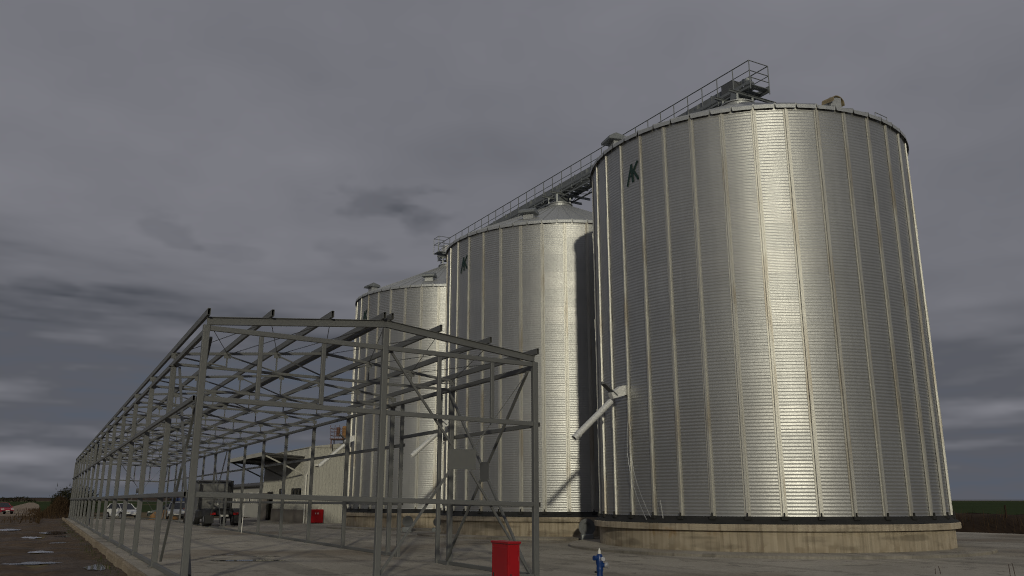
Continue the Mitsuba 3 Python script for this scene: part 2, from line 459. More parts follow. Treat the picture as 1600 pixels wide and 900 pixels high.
ns_v, ns_h = 65, 5
azs = np.linspace(-da / 2, da / 2, ns_h)
zs = np.linspace(0, 1, ns_v)
vv = np.zeros((ns_v, ns_h, 3))
rad = R + .0035 * np.cos(zs * 8 * 2 * np.pi)[:, None] + .005 * zs[:, None] + 0 * azs[None]
vv[..., 0], vv[..., 1], vv[..., 2] = rad * np.sin(azs), rad * np.cos(azs), (zs * (RH + .008))[:, None]
ii = np.arange(ns_v * ns_h).reshape(ns_v, ns_h)
q4 = np.stack([ii[:-1, :-1], ii[:-1, 1:], ii[1:, 1:], ii[1:, :-1]], -1).reshape(-1, 4)
sheet_mesh = trimesh.Trimesh(vv.reshape(-1, 3), np.vstack([q4[:, [0, 2, 1]], q4[:, [0, 3, 2]]]), process=False)
PLY_SHEET = {k: mikit.ply(sheet_mesh, k, True) for k in ('galvanised', 'galvanised_dull', 'galvanised_bright')}


def rib_mesh():
    """One upright stiffener: an open hat section in four lengths, with thicker lapped splices."""
    out = []
    cuts = [0, 3.25, 6.7, 10.2, ZE - ZS - .02]
    for k, (a, b) in enumerate(zip(cuts[:-1], cuts[1:])):
        w, h = .062 - .004 * k, .075 - .006 * k
        hat = Polygon([(-w - .035, .012), (-w - .035, .020), (-w * .75, .020), (-w * .55, h), (w * .55, h), (w * .75, .020), (w + .035, .020), (w + .035, .012), (w * .6, .012), (w * .4, h - .012), (-w * .4, h - .012), (-w * .6, .012)])
        out.append(sweep(hat, V(0, R, ZS + a), V(0, R, ZS + b), up=(0, 1, 0)))
        if k:
            lap = Polygon([(-w * .5, h + .008), (w * .5, h + .008), (w * .5, h + .018), (-w * .5, h + .018)])
            out.append(sweep(lap, V(0, R, ZS + a - .30), V(0, R, ZS + a + .55), up=(0, 1, 0)))
    return cat(out)


PLY_RIB = mikit.ply(rib_mesh(), 'galvanised_rib')
PLY_FOOT = mikit.ply(cat([bx((0, R + .06, ZS - .045), (.20, .16, .11), .01), bx((0, R + .08, ZS + .05), (.03, .12, .12), .005)]), 'bitumen')

NP = 54
ROOF_R, APEX_R, APEX_Z = R + .10, .72, 17.12
dr_ = 2 * math.pi / NP


def roof_panel():
    """A tapering roof sheet with upturned seams at both edges and a turned-down eave lip."""
    out_v = []
    slope_n = unit(V(0, APEX_Z - ZE, ROOF_R - APEX_R))
    prof = [(-.5, .045), (-.47, .045), (-.44, 0), (0, .004), (.44, 0), (.47, .045), (.497, .045)]
    rows = [(ROOF_R, ZE - .11, -.06), (ROOF_R, ZE + .03, 0), ((ROOF_R + APEX_R) / 2, (ZE + APEX_Z) / 2, 0), (APEX_R, APEX_Z, 0)]
    for r, z, dz in rows:
        for t, h in prof:
            hh = h * (1.0 if dz == 0 else .3)
            p = polar(t * dr_ * (.92 if dz else 1), r, z)
            p = p + V(0, 0, hh) + (V(0, .012, 0) if dz else 0)
            out_v.append(p)
    n_ = len(prof)
    ff = []
    for i in range(len(rows) - 1):
        for j in range(n_ - 1):
            a = i * n_ + j
            ff += [(a, a + n_, a + 1), (a + 1, a + n_, a + n_ + 1)]
    return trimesh.Trimesh(np.array(out_v), ff, process=False)


PLY_ROOF = mikit.ply(roof_panel(), 'galvanised_roof')


def ak_mesh():
    """The two joined letters, drawn as strokes on a sheet of the wall."""
    def stroke(pts, w):
        return LineString(pts).buffer(w / 2, cap_style=2, join_style=2, mitre_limit=2.5)
    s = [stroke([(-.42, -.52), (-.075, .46)], .10), stroke([(-.075, .52), (.03, -.40)], .135), stroke([(-.25, -.06), (-.02, -.06)], .08),
         stroke([(.06, .12), (.40, .58)], .105), stroke([(.08, .16), (.42, -.36)], .125)]
    pg = unary_union(s).buffer(0)
    m = cat([trimesh.creation.extrude_polygon(g, .012) for g in getattr(pg, 'geoms', [pg])])
    m = m.subdivide_to_size(.12)
    m.apply_scale([.70, .76, 1.0])
    vv = np.array(m.vertices)
    az = -vv[:, 0] / R
    rr = R + .020 + vv[:, 2]
    m2 = trimesh.Trimesh(np.column_stack([rr * np.sin(az), rr * np.cos(az), vv[:, 1]]), m.faces)
    m2.fix_normals()
    return m2


AK = ak_mesh()


def arc_prism(r0, r1, z0, z1, n=144):
    return lathe([(r0, z0), (r1, z0), (r1, z1), (r0, z1), (r0, z0)], n)


def gooseneck(r=.0):
    """A hooded roof vent: throat box, drooping hood of folded sheet."""
    th = bx((0, 0, .10), (.52, .40, .36), .01)
    hood = hull([(a, b, z) for a in (-.40, .40) for b, z in ((-.34, .22), (-.30, .34), (.16, .46), (.44, .30), (.44, .20))])
    return th, hood


VENTS = [[(252, R - .45, 0, 1.0)], [(200, R - .9, 0, 1.0)], [(235, R - .45, 0, 1.0), (189, R - .9, 0, 1.0)]]
SIDE = ['right-hand', 'middle', 'left-hand']
VIS = [(-86, 86), (-88, 40), (-88, 25)]
TOPZ = [ZE, 14.31, 14.18]
silo_keys = []
for si in range(3):
    S = SILO[si]
    zsc = (TOPZ[si] - ZS) / (ZE - ZS)
    base_tf = T().translate([float(S[0]), float(S[1]), ZS - ZS * zsc]).scale([1, 1, zsc])
    tf0 = T().translate([float(S[0]), float(S[1]), 0])
    camaz = math.degrees(math.atan2(-S[0], -S[1])) % 360

    def at(azdeg, extra=None):
        t = base_tf @ T().rotate([0, 0, 1], -azdeg)
        return t @ extra if extra is not None else t

    def silo_mesh(m, plain=True):
        m = m.copy()
        vv = np.array(m.vertices)
        if not plain:
            vv[:, 2] = ZS + (vv[:, 2] - ZS) * zsc
        m.vertices = vv + V(S[0], S[1], 0)
        return m

    k = thing('grain_silo', ['nearest and largest-looking galvanised grain silo, at the right, corrugated steel on a round concrete base',
                             'galvanised grain silo in the middle, with the near silo\'s shadow down its right side',
                             'farthest galvanised grain silo, partly hidden behind the steel frame and the middle silo'][si], 'grain silo', 'galvanised grain silos in a row')
    silo_keys.append(k)
    # hidden rear sheets as one mesh, the sheets in view one by one
    rear = []
    bays = []
    for j in range(NR):
        az = (191.2 + 10 * j + 5) % 360
        phi = (camaz - az + 180) % 360 - 180
        bays.append((j, az, VIS[si][0] <= phi <= VIS[si][1]))
    for j, az, vis in bays:
        if vis:
            continue
        for i in range(NW):
            m = sheet_mesh.copy()
            m.apply_translation([0, 0, ZS + i * RH])
            rear.append(turn(m, -math.radians(az)))
    ring_tone = [str(rng.choice(['galvanised', 'galvanised', 'galvanised_dull', 'galvanised_bright'])) for _ in range(NW)]
    wk = k + '__wall'
    scene[wk] = mikit.ply(silo_mesh(cat(rear), False), 'galvanised', True)
    labels[wk] = {'kind': 'stuff'}
    for j, az, vis in bays:
        if not vis:
            continue
        for i in range(NW):
            b = ring_tone[i] if rng.random() < .8 else rng.choice(['galvanised', 'galvanised_dull', 'galvanised_bright'])
            kk = '%s__sheet_%03d' % (wk, j * NW + i + 1)
            wob = float(rng.uniform(-.3, .3))
            scene[kk] = {**PLY_SHEET[b], 'to_world': at(az, T().translate([0, R, ZS + i * RH]).rotate([0, 0, 1], wob).translate([0, -R, 0]))}
    for j in range(NR):
        az = 191.2 + 10 * j
        kk = k + '__stiffener' + ('_%03d' % j if j else '')
        scene[kk] = {**PLY_RIB, 'to_world': at(az)}
        scene[kk + '__foot'] = {**PLY_FOOT, 'to_world': tf0 @ T().rotate([0, 0, 1], -az)}
    rk = k + '__roof'
    scene[rk] = mikit.ply(silo_mesh(lathe([(R + .010, ZE - .03), (R + .030, ZE - .03), (R + .030, ZE + .01), (R + .010, ZE + .01), (R + .010, ZE - .03)], 108), False), 'galvanised_roof')
    for j in range(NP):
        scene['%s__roof_panel%s' % (rk, '_%03d' % j if j else '')] = {**PLY_ROOF, 'to_world': at(j * 360 / NP + 1.2)}
    part(k, 'apex_collar', silo_mesh(lathe([(0, APEX_Z - .1), (.66, APEX_Z - .1), (.66, APEX_Z + .16), (.72, APEX_Z + .16), (.72, APEX_Z + .2), (0, APEX_Z + .2)], 40), False), 'galvanised_roof')
    part(k, 'base', silo_mesh(lathe([(0, -.2), (6.104, -.2), (6.104, .715), (0, .715)], 180)), 'board_concrete', label='round concrete base with upright board marks and rust stains')
    part(k, 'base_rim', silo_mesh(lathe([(5.5, .72), (6.293, .72), (6.293, .90), (6.27, .912), (5.5, .912)], 180)), 'board_concrete', label='projecting concrete rim of the base')
    wav = [(6.27 + .012 * math.sin(i * 1.7) + .012 * math.sin(i * .61), i) for i in range(180)]
    sk_v, sk_f = [], []
    for r_, i in wav:
        a = 2 * math.pi * i / 180
        sk_v += [polar(a, r_ - .005, .915), polar(a, R + .055, ZS - .06), polar(a, R + .03, ZS + .004), polar(a, R - .1, ZS + .004)]
    for i in range(180):
        for t in range(3):
            a, b = i * 4 + t, ((i + 1) % 180) * 4 + t
            sk_f += [(a, a + 1, b), (b, a + 1, b + 1)]
    part(k, 'bitumen_skirt', silo_mesh(trimesh.Trimesh(np.array(sk_v), sk_f, process=False)), 'bitumen', label='black bitumen flashing at the foot of the wall')
    # letters on the wall
    kk = k + '__lettering'
    scene[kk] = {**mikit.ply(AK, 'logo_green'), 'to_world': at(231.2 + 3.9, T().translate([0, 0, 13.0]))}
    labels[kk] = {'label': 'dark green letters AK joined together, near the eave'}
    # discharge spout
    ca = math.radians(243.0)
    o = V(math.sin(ca), math.cos(ca), 0)
    side = V(o[1], -o[0], 0)
    w0 = V(S[0], S[1], 0) + o * R
    z0 = 5.30
    sk = part(k, 'spout', cat([lathe_tube for lathe_tube in [sweep(disc(.105, 24).difference(disc(.096, 24)), w0 + o * .62 + V(0, 0, z0 - .42), w0 + o * 2.12 + V(0, 0, z0 - 1.71))]]), 'galvanised_tube', smooth=35, label='bright galvanised discharge pipe slanting out from the wall')
    part(sk, 'inlet_box', cat([hull([w0 + side * a + V(0, 0, z0 + b) + o * c for a in (-.11, .11) for b, c in ((.16, .0), (-.16, .0), (.12, .25), (-.2, .32), (-.33, .58), (-.15, .66))])]), 'galvanised_tube')
    part(sk, 'slide_gate', cat([sweep(rect(.26, .04), w0 + o * .42 + V(0, 0, z0 - .22) , w0 + o * .90 + V(0, 0, z0 + .16)), bx(w0 + o * .94 + V(0, 0, z0 + .19), (.11, .11, .10), .02)]), 'gallery_dark')
    part(sk, 'clamp', sweep(disc(.125, 20).difference(disc(.106, 20)), w0 + o * 1.92 + V(0, 0, z0 - 1.54), w0 + o * 1.99 + V(0, 0, z0 - 1.60)), 'galvanised_tube')
    # roof vents
    for (az, r_, dz, sc) in VENTS[si]:
        th, hd = gooseneck()
        zr = ZS + (ZE + .03 + (ROOF_R - r_) / (ROOF_R - APEX_R) * (APEX_Z - ZE - .03) - ZS) * zsc
        a = math.radians(az)
        c = V(S[0], S[1], 0) + polar(a, r_, zr)
        vk = part(k, 'roof_vent', turn(th, -a, c), 'galvanised_roof')
        part(vk, 'hood', turn(hd, -a, c), 'gallery_steel')
    struct('silo_apron', silo_mesh(lathe([(5.9, -.15), (7.26, -.15), (7.26, .075), (7.2, .10), (5.9, .11)], 160)), 'yard_concrete_1', 'raised concrete apron ring round the foot of the %s silo' % SIDE[si])

# mushroom ventilator on the near silo, its cables, ladder hoop
k = silo_keys[0]
S = SILO[0]
a = math.radians(163)
c = V(S[0], S[1], 0) + polar(a, R - .25, ZE + .12)
vk = part(k, 'ventilator', turn(cat([bx((0, 0, .1), (.42, .42, .5), .02)]), -a, c), 'galvanised_roof')
hood = [(math.cos(t) * .36, .24 + .22 * math.sin(t)) for t in np.linspace(0, math.pi, 14)]
hood = Polygon([(-.38, .14), (-.36, .24)] + hood[::-1] + [(.38, .14), (.32, .20)] + [(x * .9, .24 + (y - .24) * .86) for x, y in hood][1:-1] + [(-.32, .20)])
hm = trimesh.creation.extrude_polygon(hood, .55)
hm.apply_transform(np.array([[1, 0, 0, 0], [0, 0, -1, .31], [0, 1, 0, 0], [0, 0, 0, 1]], float))
hm.apply_scale(.85)
part(vk, 'hood', turn(hm, -a + .3, c), 'vent_rusty', label='rusty domed ventilator hood on the roof edge')
rl = []
for azd in (140, 147):
    q = V(S[0], S[1], 0) + polar(math.radians(azd), R + .05, ZE)
    rl += [rod(q, q + V(0, 0, .2), .014, 6)]
qa, qb = [V(S[0], S[1], 0) + polar(math.radians(x), R + .05, ZE + .2) for x in (140, 147)]
rl += [rod(qa, qb, .014, 6)]
part(k, 'roof_rail', cat(rl), 'gallery_steel')
ca = math.radians(243)
for o_, w_ in ((0, .0), (.09, .1)):
    pts = []
    for t in np.linspace(0, 1, 16):
        az = ca - math.radians(2.0 + 8.5 * t * t + o_ * 18)
        pts.append(V(S[0], S[1], 0) + polar(az, R + .10 + .10 * math.sin(t * math.pi) + .15 * t, 4.2 - (3.2 - w_) * t))
    part(k, 'cable', tubepath(pts, .009, 5), 'galvanised_roof', label='thin pale cable hanging loosely down the wall')
p0 = V(S[0], S[1], 0) + polar(ca - math.radians(16), R + .14, 1.05)
part(k, 'cable', tubepath([p0, p0 + V(-.07, -.02, .55)], .014, 5), 'galvanised_roof')

# aeration blowers at the feet
for (x, y, sx, lab) in ((-5.45, 47.3, .28, 'grey aeration blower at the far silo\'s base, seen left of the door post'), (-3.75, 45.6, .22, 'smaller grey aeration blower between the far and middle silos'),
                        (3.05, 36.9, .34, 'dark aeration blower in the shaded gap between the middle and near silos')):
    k = thing('aeration_fan', lab, 'fan', 'aeration blowers at the silo feet')
    d_ = unit(V(-x, -y, 0))
    c = V(x, y, .55)
    part(k, 'casing', sweep(disc(sx, 28).difference(disc(sx * .55, 28)), c - d_ * .14, c + d_ * .14), 'gallery_dark', smooth=30)
    part(k, 'hub', sweep(disc(sx * .56, 24), c - d_ * .12, c + d_ * .02), 'gallery_dark')
    part(k, 'motor', rod(c - d_ * .10, c - d_ * .62, sx * .5, 18), 'gallery_dark', smooth=30)
    part(k, 'stand', cat([bx((x, y, .14), (.5, .5, .28), .02)]), 'gallery_steel')

# ------------------------------------------------------------------ conveyor gallery over the silos
S0 = V(SILO[0][0], SILO[0][1], 0)
gd = unit(V(-6.727, 12.009, 0))
gp = V(gd[1], -gd[0], 0)
GL = 13.765 * 2 + 2.0
g = thing('conveyor_gallery', 'long grey steel conveyor with walkway and handrails running over the tops of the silos', 'conveyor')


def G(s, o, z):
    w = S0 + gd * s + gp * o
    return V(w[0], w[1], z)


ZD = 17.98
part(g, 'casing', cat([sweep(rect(.40, .58, .01), G(.15, .22, ZD + .14), G(GL - 1.0, .22, ZD + .14))] + [sweep(rect(.46, .64), G(s, .22, ZD + .14), G(s + .05, .22, ZD + .14)) for s in np.arange(1.5, GL - 1, 1.53)]), 'gallery_steel', label='boxed chain conveyor trough')
part(g, 'drive_head', cat([bx(G(.45, .20, ZD + .24), (.60, .75, .66), .04, math.atan2(gd[1], gd[0]) - math.pi / 2)]), 'gallery_dark')
part(g, 'motor', cat([rod(G(-.1, .30, ZD + .46), G(-.1, .78, ZD + .46), .15, 16), bx(G(-.1, .55, ZD + .64), (.16, .16, .14), .02)]), 'gallery_steel', smooth=35)
part(g, 'tail_head', bx(G(GL - .9, .22, ZD + .3), (.6, .7, .8), .04, math.atan2(gd[1], gd[0]) - math.pi / 2), 'galvanised_tube')
part(g, 'deck_beam', sweep(ibeam(.07, .14), G(-.84, -.06, ZD - .09), G(GL, -.06, ZD - .09)), 'gallery_steel')
part(g, 'deck_beam', sweep(ibeam(.07, .14), G(-.84, 0.96, ZD - .09), G(GL, 0.96, ZD - .09)), 'gallery_steel')
bars = []
for s in np.arange(-.84, GL, .46):
    bars.append(sweep(rect(.30, .03), G(s + .16, .46, ZD - .01), G(s + .16, 0.95, ZD - .01)))
part(g, 'deck_grating', cat(bars), 'gallery_steel', kind='stuff')
part(g, 'end_deck', cat([sweep(rect(.26, .03), G(s, -.04, ZD - .012), G(s, .46, ZD - .012)) for s in (-.70, -.41, -.12, .17)]), 'gallery_steel')
for o_ in (-.06, .96):
    part(g, 'lower_chord', sweep(rect(.06, .06), G(.2, o_, ZD - .42), G(GL - .4, o_, ZD - .42)), 'gallery_steel')
    part(g, 'lattice', cat([rod(G(s, o_, ZD - (.16 if i % 2 else .40)), G(s + .765, o_, ZD - (.40 if i % 2 else .16)), .018, 6) for i, s in enumerate(np.arange(.2, GL - 1.2, .765))]), 'gallery_steel', kind='stuff')
for s in np.arange(.2, GL, 1.53):
    part(g, 'cross_bearer', sweep(rect(.06, .08), G(s, -.10, ZD - .2), G(s, 1.0, ZD - .2)), 'gallery_steel')
for o_, nm in ((-.08, 'left'), (.98, 'right')):
    rk = part(g, 'handrail', rod(G(-.86, o_, 19.0), G(GL, o_, 19.0), .024), 'gallery_steel')
    part(rk, 'knee_rail', rod(G(-.86, o_, 18.55), G(GL, o_, 18.55), .018), 'gallery_steel')
    part(rk, 'toe_board', sweep(rect(.008, .12), G(-.86, o_ - .03, ZD + .06), G(GL, o_ - .03, ZD + .06)), 'gallery_steel')
    for s in np.concatenate([[-.86], np.arange(.09, GL - .3, .95), [GL]]):
        part(rk, 'post', rod(G(s, o_, ZD - .24), G(s, o_, 19.0), .023), 'gallery_steel')
for s in (-.86, GL):
    for z in (19.0, 18.55, 18.25):
        part(g, 'end_rail', rod(G(s, -.08, z), G(s, .98, z), .02), 'gallery_steel')
rng2 = np.random.default_rng(5)
for s in np.arange(2.4, GL - 1, 2.9):
    part(g, 'control_box', bx(G(s, -.02, ZD + .26), (.10, .16, .22), .01, math.atan2(gd[1], gd[0]) - math.pi / 2), 'gallery_steel')
for i in range(3):
    s0 = 13.765 * i
    zt = ZS + (APEX_Z + .2 - ZS) * (TOPZ[i] - ZS) / (ZE - ZS)
    for ds in (-.42, .42):
        part(g, 'support_beam', sweep(ibeam(.09, .11), G(s0 + ds, -.85, ZD - .31), G(s0 + ds, 1.75, ZD - .31)), 'gallery_steel')
        for o_ in (-.42, .42):
            part(g, 'support_leg', sweep(rect(.08, .08), G(s0 + ds, o_, zt - .05), G(s0 + ds, o_, ZD - .36)), 'gallery_steel')
    part(g, 'drop_spout', hull([G(s0 + a, b + .1, z) for a, b, z in [(x * .22, y * .22, ZD) for x in (-1, 1) for y in (-1, 1)] + [(x * .3, y * .3, zt + .02) for x in (-1, 1) for y in (-1, 1)]]), 'gallery_steel')
# landing on the far silo
part(g, 'landing', cat([sweep(rect(.9, .04), G(GL - 1.5, -.1, ZD - .05), G(GL - 1.5, -.9, ZD - .05))] + [rod(G(s, -.9, ZD - .1), G(s, -.9, 19.0), .02, 6) for s in (GL - 1.9, GL - 1.1)] + [rod(G(GL - 1.9, -.9, z), G(GL - 1.1, -.9, z), .02, 6) for z in (19.0, 18.55)] + [rod(G(s, -.9, z), G(s, -.1, z), .02, 6) for z in (19.0, 18.55) for s in (GL - 1.9, GL - 1.1)]), 'gallery_steel')

# ------------------------------------------------------------------ steel hall frame
h = thing('steel_hall_frame', 'long hall frame of grey painted steel, still without roof or walls, left of the silos', 'steel frame')


def hp(name, poly, a, b, up=(0, 0, 1), m='steel_paint', parent=None, label=None):
    return part(parent or h, name, sweep(poly, H(*a), H(*b), up), m, label=label)


COL, GIRT, PUR, RAF = tubebox(.13, .13), tubebox(.06, .105), tubebox(.065, .145), ibeam(.09, .16)
CH, WEB, ROD = rect(.06, .07, .005), rect(.036, .036), disc(.008, 6)


def ridge_z(u):
    return HE + RISE * (1 - abs(u - W / 2) / (W / 2))


PN = [0, W / 6, W / 3, W / 2, 2 * W / 3, 5 * W / 6, W]
for kf in range(NB + 1):
    b = kf * BAY
    gable = kf in (0, NB)
    for u in (0, W):
        top = HE - .17 if gable else HE - .36
        c = hp('column', COL, (u, b, 0.0), (u, b, top), tuple(eu))
        part(c, 'base_plate', bx(H(u, b, .014), (.26, .26, .024), .003, E_ANG), 'steel_plate')
    if gable:
        c = hp('column', COL, (W / 2, b, 0.0), (W / 2, b, HE + RISE - .19), tuple(eu))
        part(c, 'base_plate', bx(H(W / 2, b, .014), (.26, .26, .024), .003, E_ANG), 'steel_plate')
        for u0, u1 in ((0, W / 2), (W, W / 2)):
            hp('rafter', RAF, (u0, b, ridge_z(u0) - .085), (u1, b, ridge_z(u1) - .085))
        ins = .072
        for u0, u1 in ((ins, W / 2 - ins), (W / 2 + ins, W - ins)):
            for z in (1.62, 3.45, 4.86):
                hp('gable_girt', GIRT, (u0, b - .02, z), (u1, b - .02, z))
            hp('floor_beam', rect(.08, .10, .006), (u0, b, .052), (u1, b, .052))
        for u in (1.10, 2.42, 5.10, 6.44):
            hp('window_post', tubebox(.07, .09), (u, b - .02, 3.512), (u, b - .02, 4.798), tuple(eu))
        # X-brace with its plate in the right half of the gable
        cu, cz = 5.75, 2.56
        off = .11
        for (ua, za), (ub, zb) in (((W / 2 + .08, 4.95), (cu - .25, cz + .30)), ((cu + .22, cz - .25), (W - .10, .12)), ((W / 2 + .10, .12), (cu - .28, cz - .25)), ((cu + .28, cz + .25), (W - .10, 4.72))):
            hp('gable_brace', rect(.05, .05, .004) if za != cz + .25 else disc(.011, 8), (ua, b + off, za), (ub, b + off, zb), tuple(en))
        part(h, 'gusset_plate', sweep(rect(.70, .014), H(cu, b + off + .0, cz - .22), H(cu, b + off, cz + .22), tuple(en)), 'steel_plate', label='rectangular grey plate joining the gable braces')
    else:
        # light lattice truss
        zb = HE - .30
        for u0, u1 in ((0, W / 2), (W, W / 2)):
            hp('truss_top_chord', CH, (u0, b, ridge_z(u0) - .045), (u1, b, ridge_z(u1) - .045))
        hp('truss_bottom_chord', CH, (0, b, zb), (W, b, zb))
        for u in PN:
            part(h, 'joint_plate', sweep(rect(.17, .008), H(u, b - .036, ridge_z(u) - .17), H(u, b - .036, ridge_z(u) - .03), tuple(en)), 'steel_plate')
        for u in (0, W):
            part(h, 'cap_plate', bx(H(u, b, HE - .352), (.22, .22, .02), .003, E_ANG), 'steel_plate')
        for u in PN:
            hp('truss_post', WEB, (u, b, zb + .043), (u, b, ridge_z(u) - .09), tuple(eu))
        for i in range(6):
            ua, ub = (PN[i], PN[i + 1]) if i < 3 else (PN[i + 1], PN[i])
            s = np.sign(ub - ua)
            hp('truss_diagonal', rect(.034, .034), (ua + s * .03, b + .001, ridge_z(ua) - .10), (ub - s * .03, b + .001, zb + .05))
# purlins, two at the ridge, running out past both gables
for u in [PN[0], PN[1], PN[2], W / 2 - .09, W / 2 + .09, PN[4], PN[5], PN[6]]:
    z = ridge_z(u) + .078
    hp('purlin', PUR, (u, -.17, z), (u, NB * BAY + .17, z))
# long-wall girts and eave beams
DOOR0, DOOR1 = BAY * 1.168, BAY * 1.81
for u, s in ((0, -1), (W, 1)):
    o = u + s * .0
    hp('eave_beam', tubebox(.08, .12), (u, .075, 4.80), (u, NB * BAY - .075, 4.80))
    ov = .112 * s
    spans = [(.0, NB * BAY)] if u == 0 else [(.0, DOOR0 - .06), (DOOR1 + .06, NB * BAY)]
    for b0, b1 in spans:
        for z in ((1.62, 3.45) if u == 0 else (1.62, 3.45)):
            hp('wall_girt', GIRT, (u + ov, b0, z), (u + ov, b1, z))
        hp('floor_beam', rect(.08, .10, .006), (u, b0 + .08, .053), (u, b1 - .08, .053))
    for bay in (0, 8, NB - 1):
        b0, b1 = bay * BAY, (bay + 1) * BAY
        ib = -s * .125
        bm, zm = (b0 + b1) / 2, 2.42
        hp('wall_brace', rect(.055, .055, .004), (u + ib, b0 + .12, .14), (u + ib, bm - .2, zm - .2), tuple(eu))
        hp('wall_brace', rect(.055, .055, .004), (u + ib, bm + .2, zm + .2), (u + ib, b1 - .12, 4.70), tuple(eu))
        hp('wall_brace', rect(.055, .055, .004), (u + ib, b0 + .12, 4.70), (u + ib, bm - .2, zm + .2), tuple(eu))
        hp('wall_brace', rect(.055, .055, .004), (u + ib, bm + .2, zm - .2), (u + ib, b1 - .12, .14), tuple(eu))
        part(h, 'gusset_plate', sweep(rect(.014, .52), H(u + ib, bm, zm - .25), H(u + ib, bm, zm + .25), tuple(en)), 'steel_plate')
for b in (DOOR0, DOOR1):
    hp('door_post', tubebox(.11, .11), (W, b, 0), (W, b, 4.735), tuple(eu), label='post of the open doorway in the right long wall')
hp('door_lintel', GIRT, (W, DOOR0 + .06, 3.68), (W, DOOR1 - .06, 3.68))
# crossed tie rods under the purlins
for bay in (0, 7, NB - 1):
    b0, b1 = bay * BAY, (bay + 1) * BAY
    for i in range(6):
        for ba, bb_ in ((b0, b1), (b1, b0)):
            dz = -.05 if ba == b0 else -.075
            hp('tie_rod', ROD, (PN[i], ba, ridge_z(PN[i]) + dz), (PN[i + 1], bb_, ridge_z(PN[i + 1]) + dz), m='rod_steel')
k = thing('drain_pipe', 'thin white plastic pipe standing beside a right wall column of the steel frame', 'pipe')
scene[k] = mikit.ply(tubepath([H(W - .34, BAY * 7 - 2.4, .0), H(W - .20, BAY * 7 - 1.9, 1.45)], .022, 8), 'white_plastic', 35)

# ------------------------------------------------------------------ hydrant and hose cabinets
k = thing('hose_cabinet', 'tall red hose cabinet with an overhanging lid in the foreground by the frame corner', 'cabinet')
cc = V(-.06, 14.35, 0)
ue, un = eu * 0.205, en * 0.57
cx = cc + ue / 2 + un / 2
ra = E_ANG
zc = floor_z(6)
part(k, 'body', bx((cx[0], cx[1], .49 + zc + .02), (.205, .57, .98), .008, ra), 'red_paint')
part(k, 'lid', bx((cx[0], cx[1], 1.02 + zc), (.235, .61, .035), .006, ra), 'red_paint_dark')
fw = -en
dcen = cx - en * .285
part(k, 'door', bx((dcen[0] - en[0] * .006, dcen[1] - en[1] * .006, .50 + zc), (.172, .012, .90), .004, ra), 'red_paint')
part(k, 'door', bx((cx[0] - eu[0] * .107, cx[1] - eu[1] * .107, .50 + zc), (.010, .52, .90), .004, ra), 'red_paint')
for z in (.22, .78):
    q = cx - en * .297 + eu * .075
    part(k, 'hinge', rod((q[0], q[1], z + zc - .035), (q[0], q[1], z + zc + .035), .009, 10), 'red_paint_dark')
q = cx - en * .299 - eu * .06
part(k, 'latch', bx((q[0], q[1], .52 + zc), (.022, .02, .07), .004, ra), 'black_plastic')
q = cx - eu * .116 + en * .20
part(k, 'latch', bx((q[0], q[1], .52 + zc), (.02, .022, .07), .004, ra), 'black_plastic')
part(k, 'plinth', bx((cx[0], cx[1], zc + .015), (.23, .60, .06), .006, ra), 'black_plastic')
part(k, 'lid_seam', bx((cx[0], cx[1], 1.0 + zc), (.212, .578, .014), .003, ra), 'black_plastic')

k = thing('fire_hydrant', 'blue pillar fire hydrant with a white cap in the foreground before the near silo', 'hydrant')
hd = unit(V(.1011, 1.0567, 0)) * 15.25
hx, hy = float(hd[0]), float(hd[1])


def lat(profile, n=28):
    m = lathe(profile, n)
    m.apply_scale([.86, .86, 1])
    m.apply_translation([hx, hy, 0])
    return m


part(k, 'flange', lat([(0, 0), (.15, 0), (.15, .035), (.075, .05), (.07, .09), (0, .09)]), 'blue_paint', smooth=35)
part(k, 'body', lat([(0, .05), (.056, .05), (.058, .46), (.066, .48), (.066, .52), (.060, .55), (.072, .60), (.074, .66), (.058, .72), (.045, .74), (0, .75)]), 'blue_paint', smooth=35)
part(k, 'spindle_cap', lat([(0, .73), (.028, .73), (.030, .775), (.024, .80), (.014, .812), (.012, .83), (0, .84)]), 'white_plastic', smooth=35)
for dx, dz, m_, r_ in ((.135, .565, 'aluminium', .046), (-.10, .68, 'blue_paint', .04)):
    ok = part(k, 'outlet', rod((hx, hy, dz), (hx + dx * .75, hy - .04, dz), r_ * .8, 18), 'blue_paint', smooth=35)
    part(ok, 'cap', rod((hx + dx * .68, hy - .036, dz), (hx + dx, hy - .055, dz), r_, 18), m_, smooth=35)
part(k, 'valve_cap', rod((hx + .03, hy - .05, .66), (hx + .05, hy - .11, .67), .035, 18), 'aluminium', smooth=35)
part(k, 'drain_tap', cat([rod((hx - .05, hy - .02, .46), (hx - .085, hy - .03, .46), .016, 10)]), 'black_plastic')

# starter bars sticking out of the yard at the right
for i, (x0, y0, hh, lean) in enumerate(((9.50, 20.61, .13, .01), (9.62, 20.61, .17, -.03), (10.95, 20.2, .25, .0), (11.06, 20.2, .27, -.03))):
    k = thing('starter_bar', ('left bar of the left pair of thin starter bars at the lower right', 'right bar of the left pair of thin starter bars at the lower right', 'left bar of the taller right pair of starter bars at the lower right', 'right bar of the taller right pair of starter bars at the lower right')[i], 'steel bar', 'starter bars in the yard at the lower right')
    scene[k] = mikit.ply(tubepath([(x0, y0, -.03), (x0 + lean * .5, y0, hh * .6), (x0 + lean, y0 + .01, hh)], .008, 6), 'bar_rust')

# ------------------------------------------------------------------ warehouse behind the frame
w = thing('warehouse', 'beige sheet metal warehouse with a dark canopy behind the far silo', 'warehouse')
K = V(-15.11, 64.86, 0)
KU, KB = float((K - P1) @ eu), float((K - P1) @ en)


def Kp(u, b, z):
    return hxy(KU + u, KB + b, z)


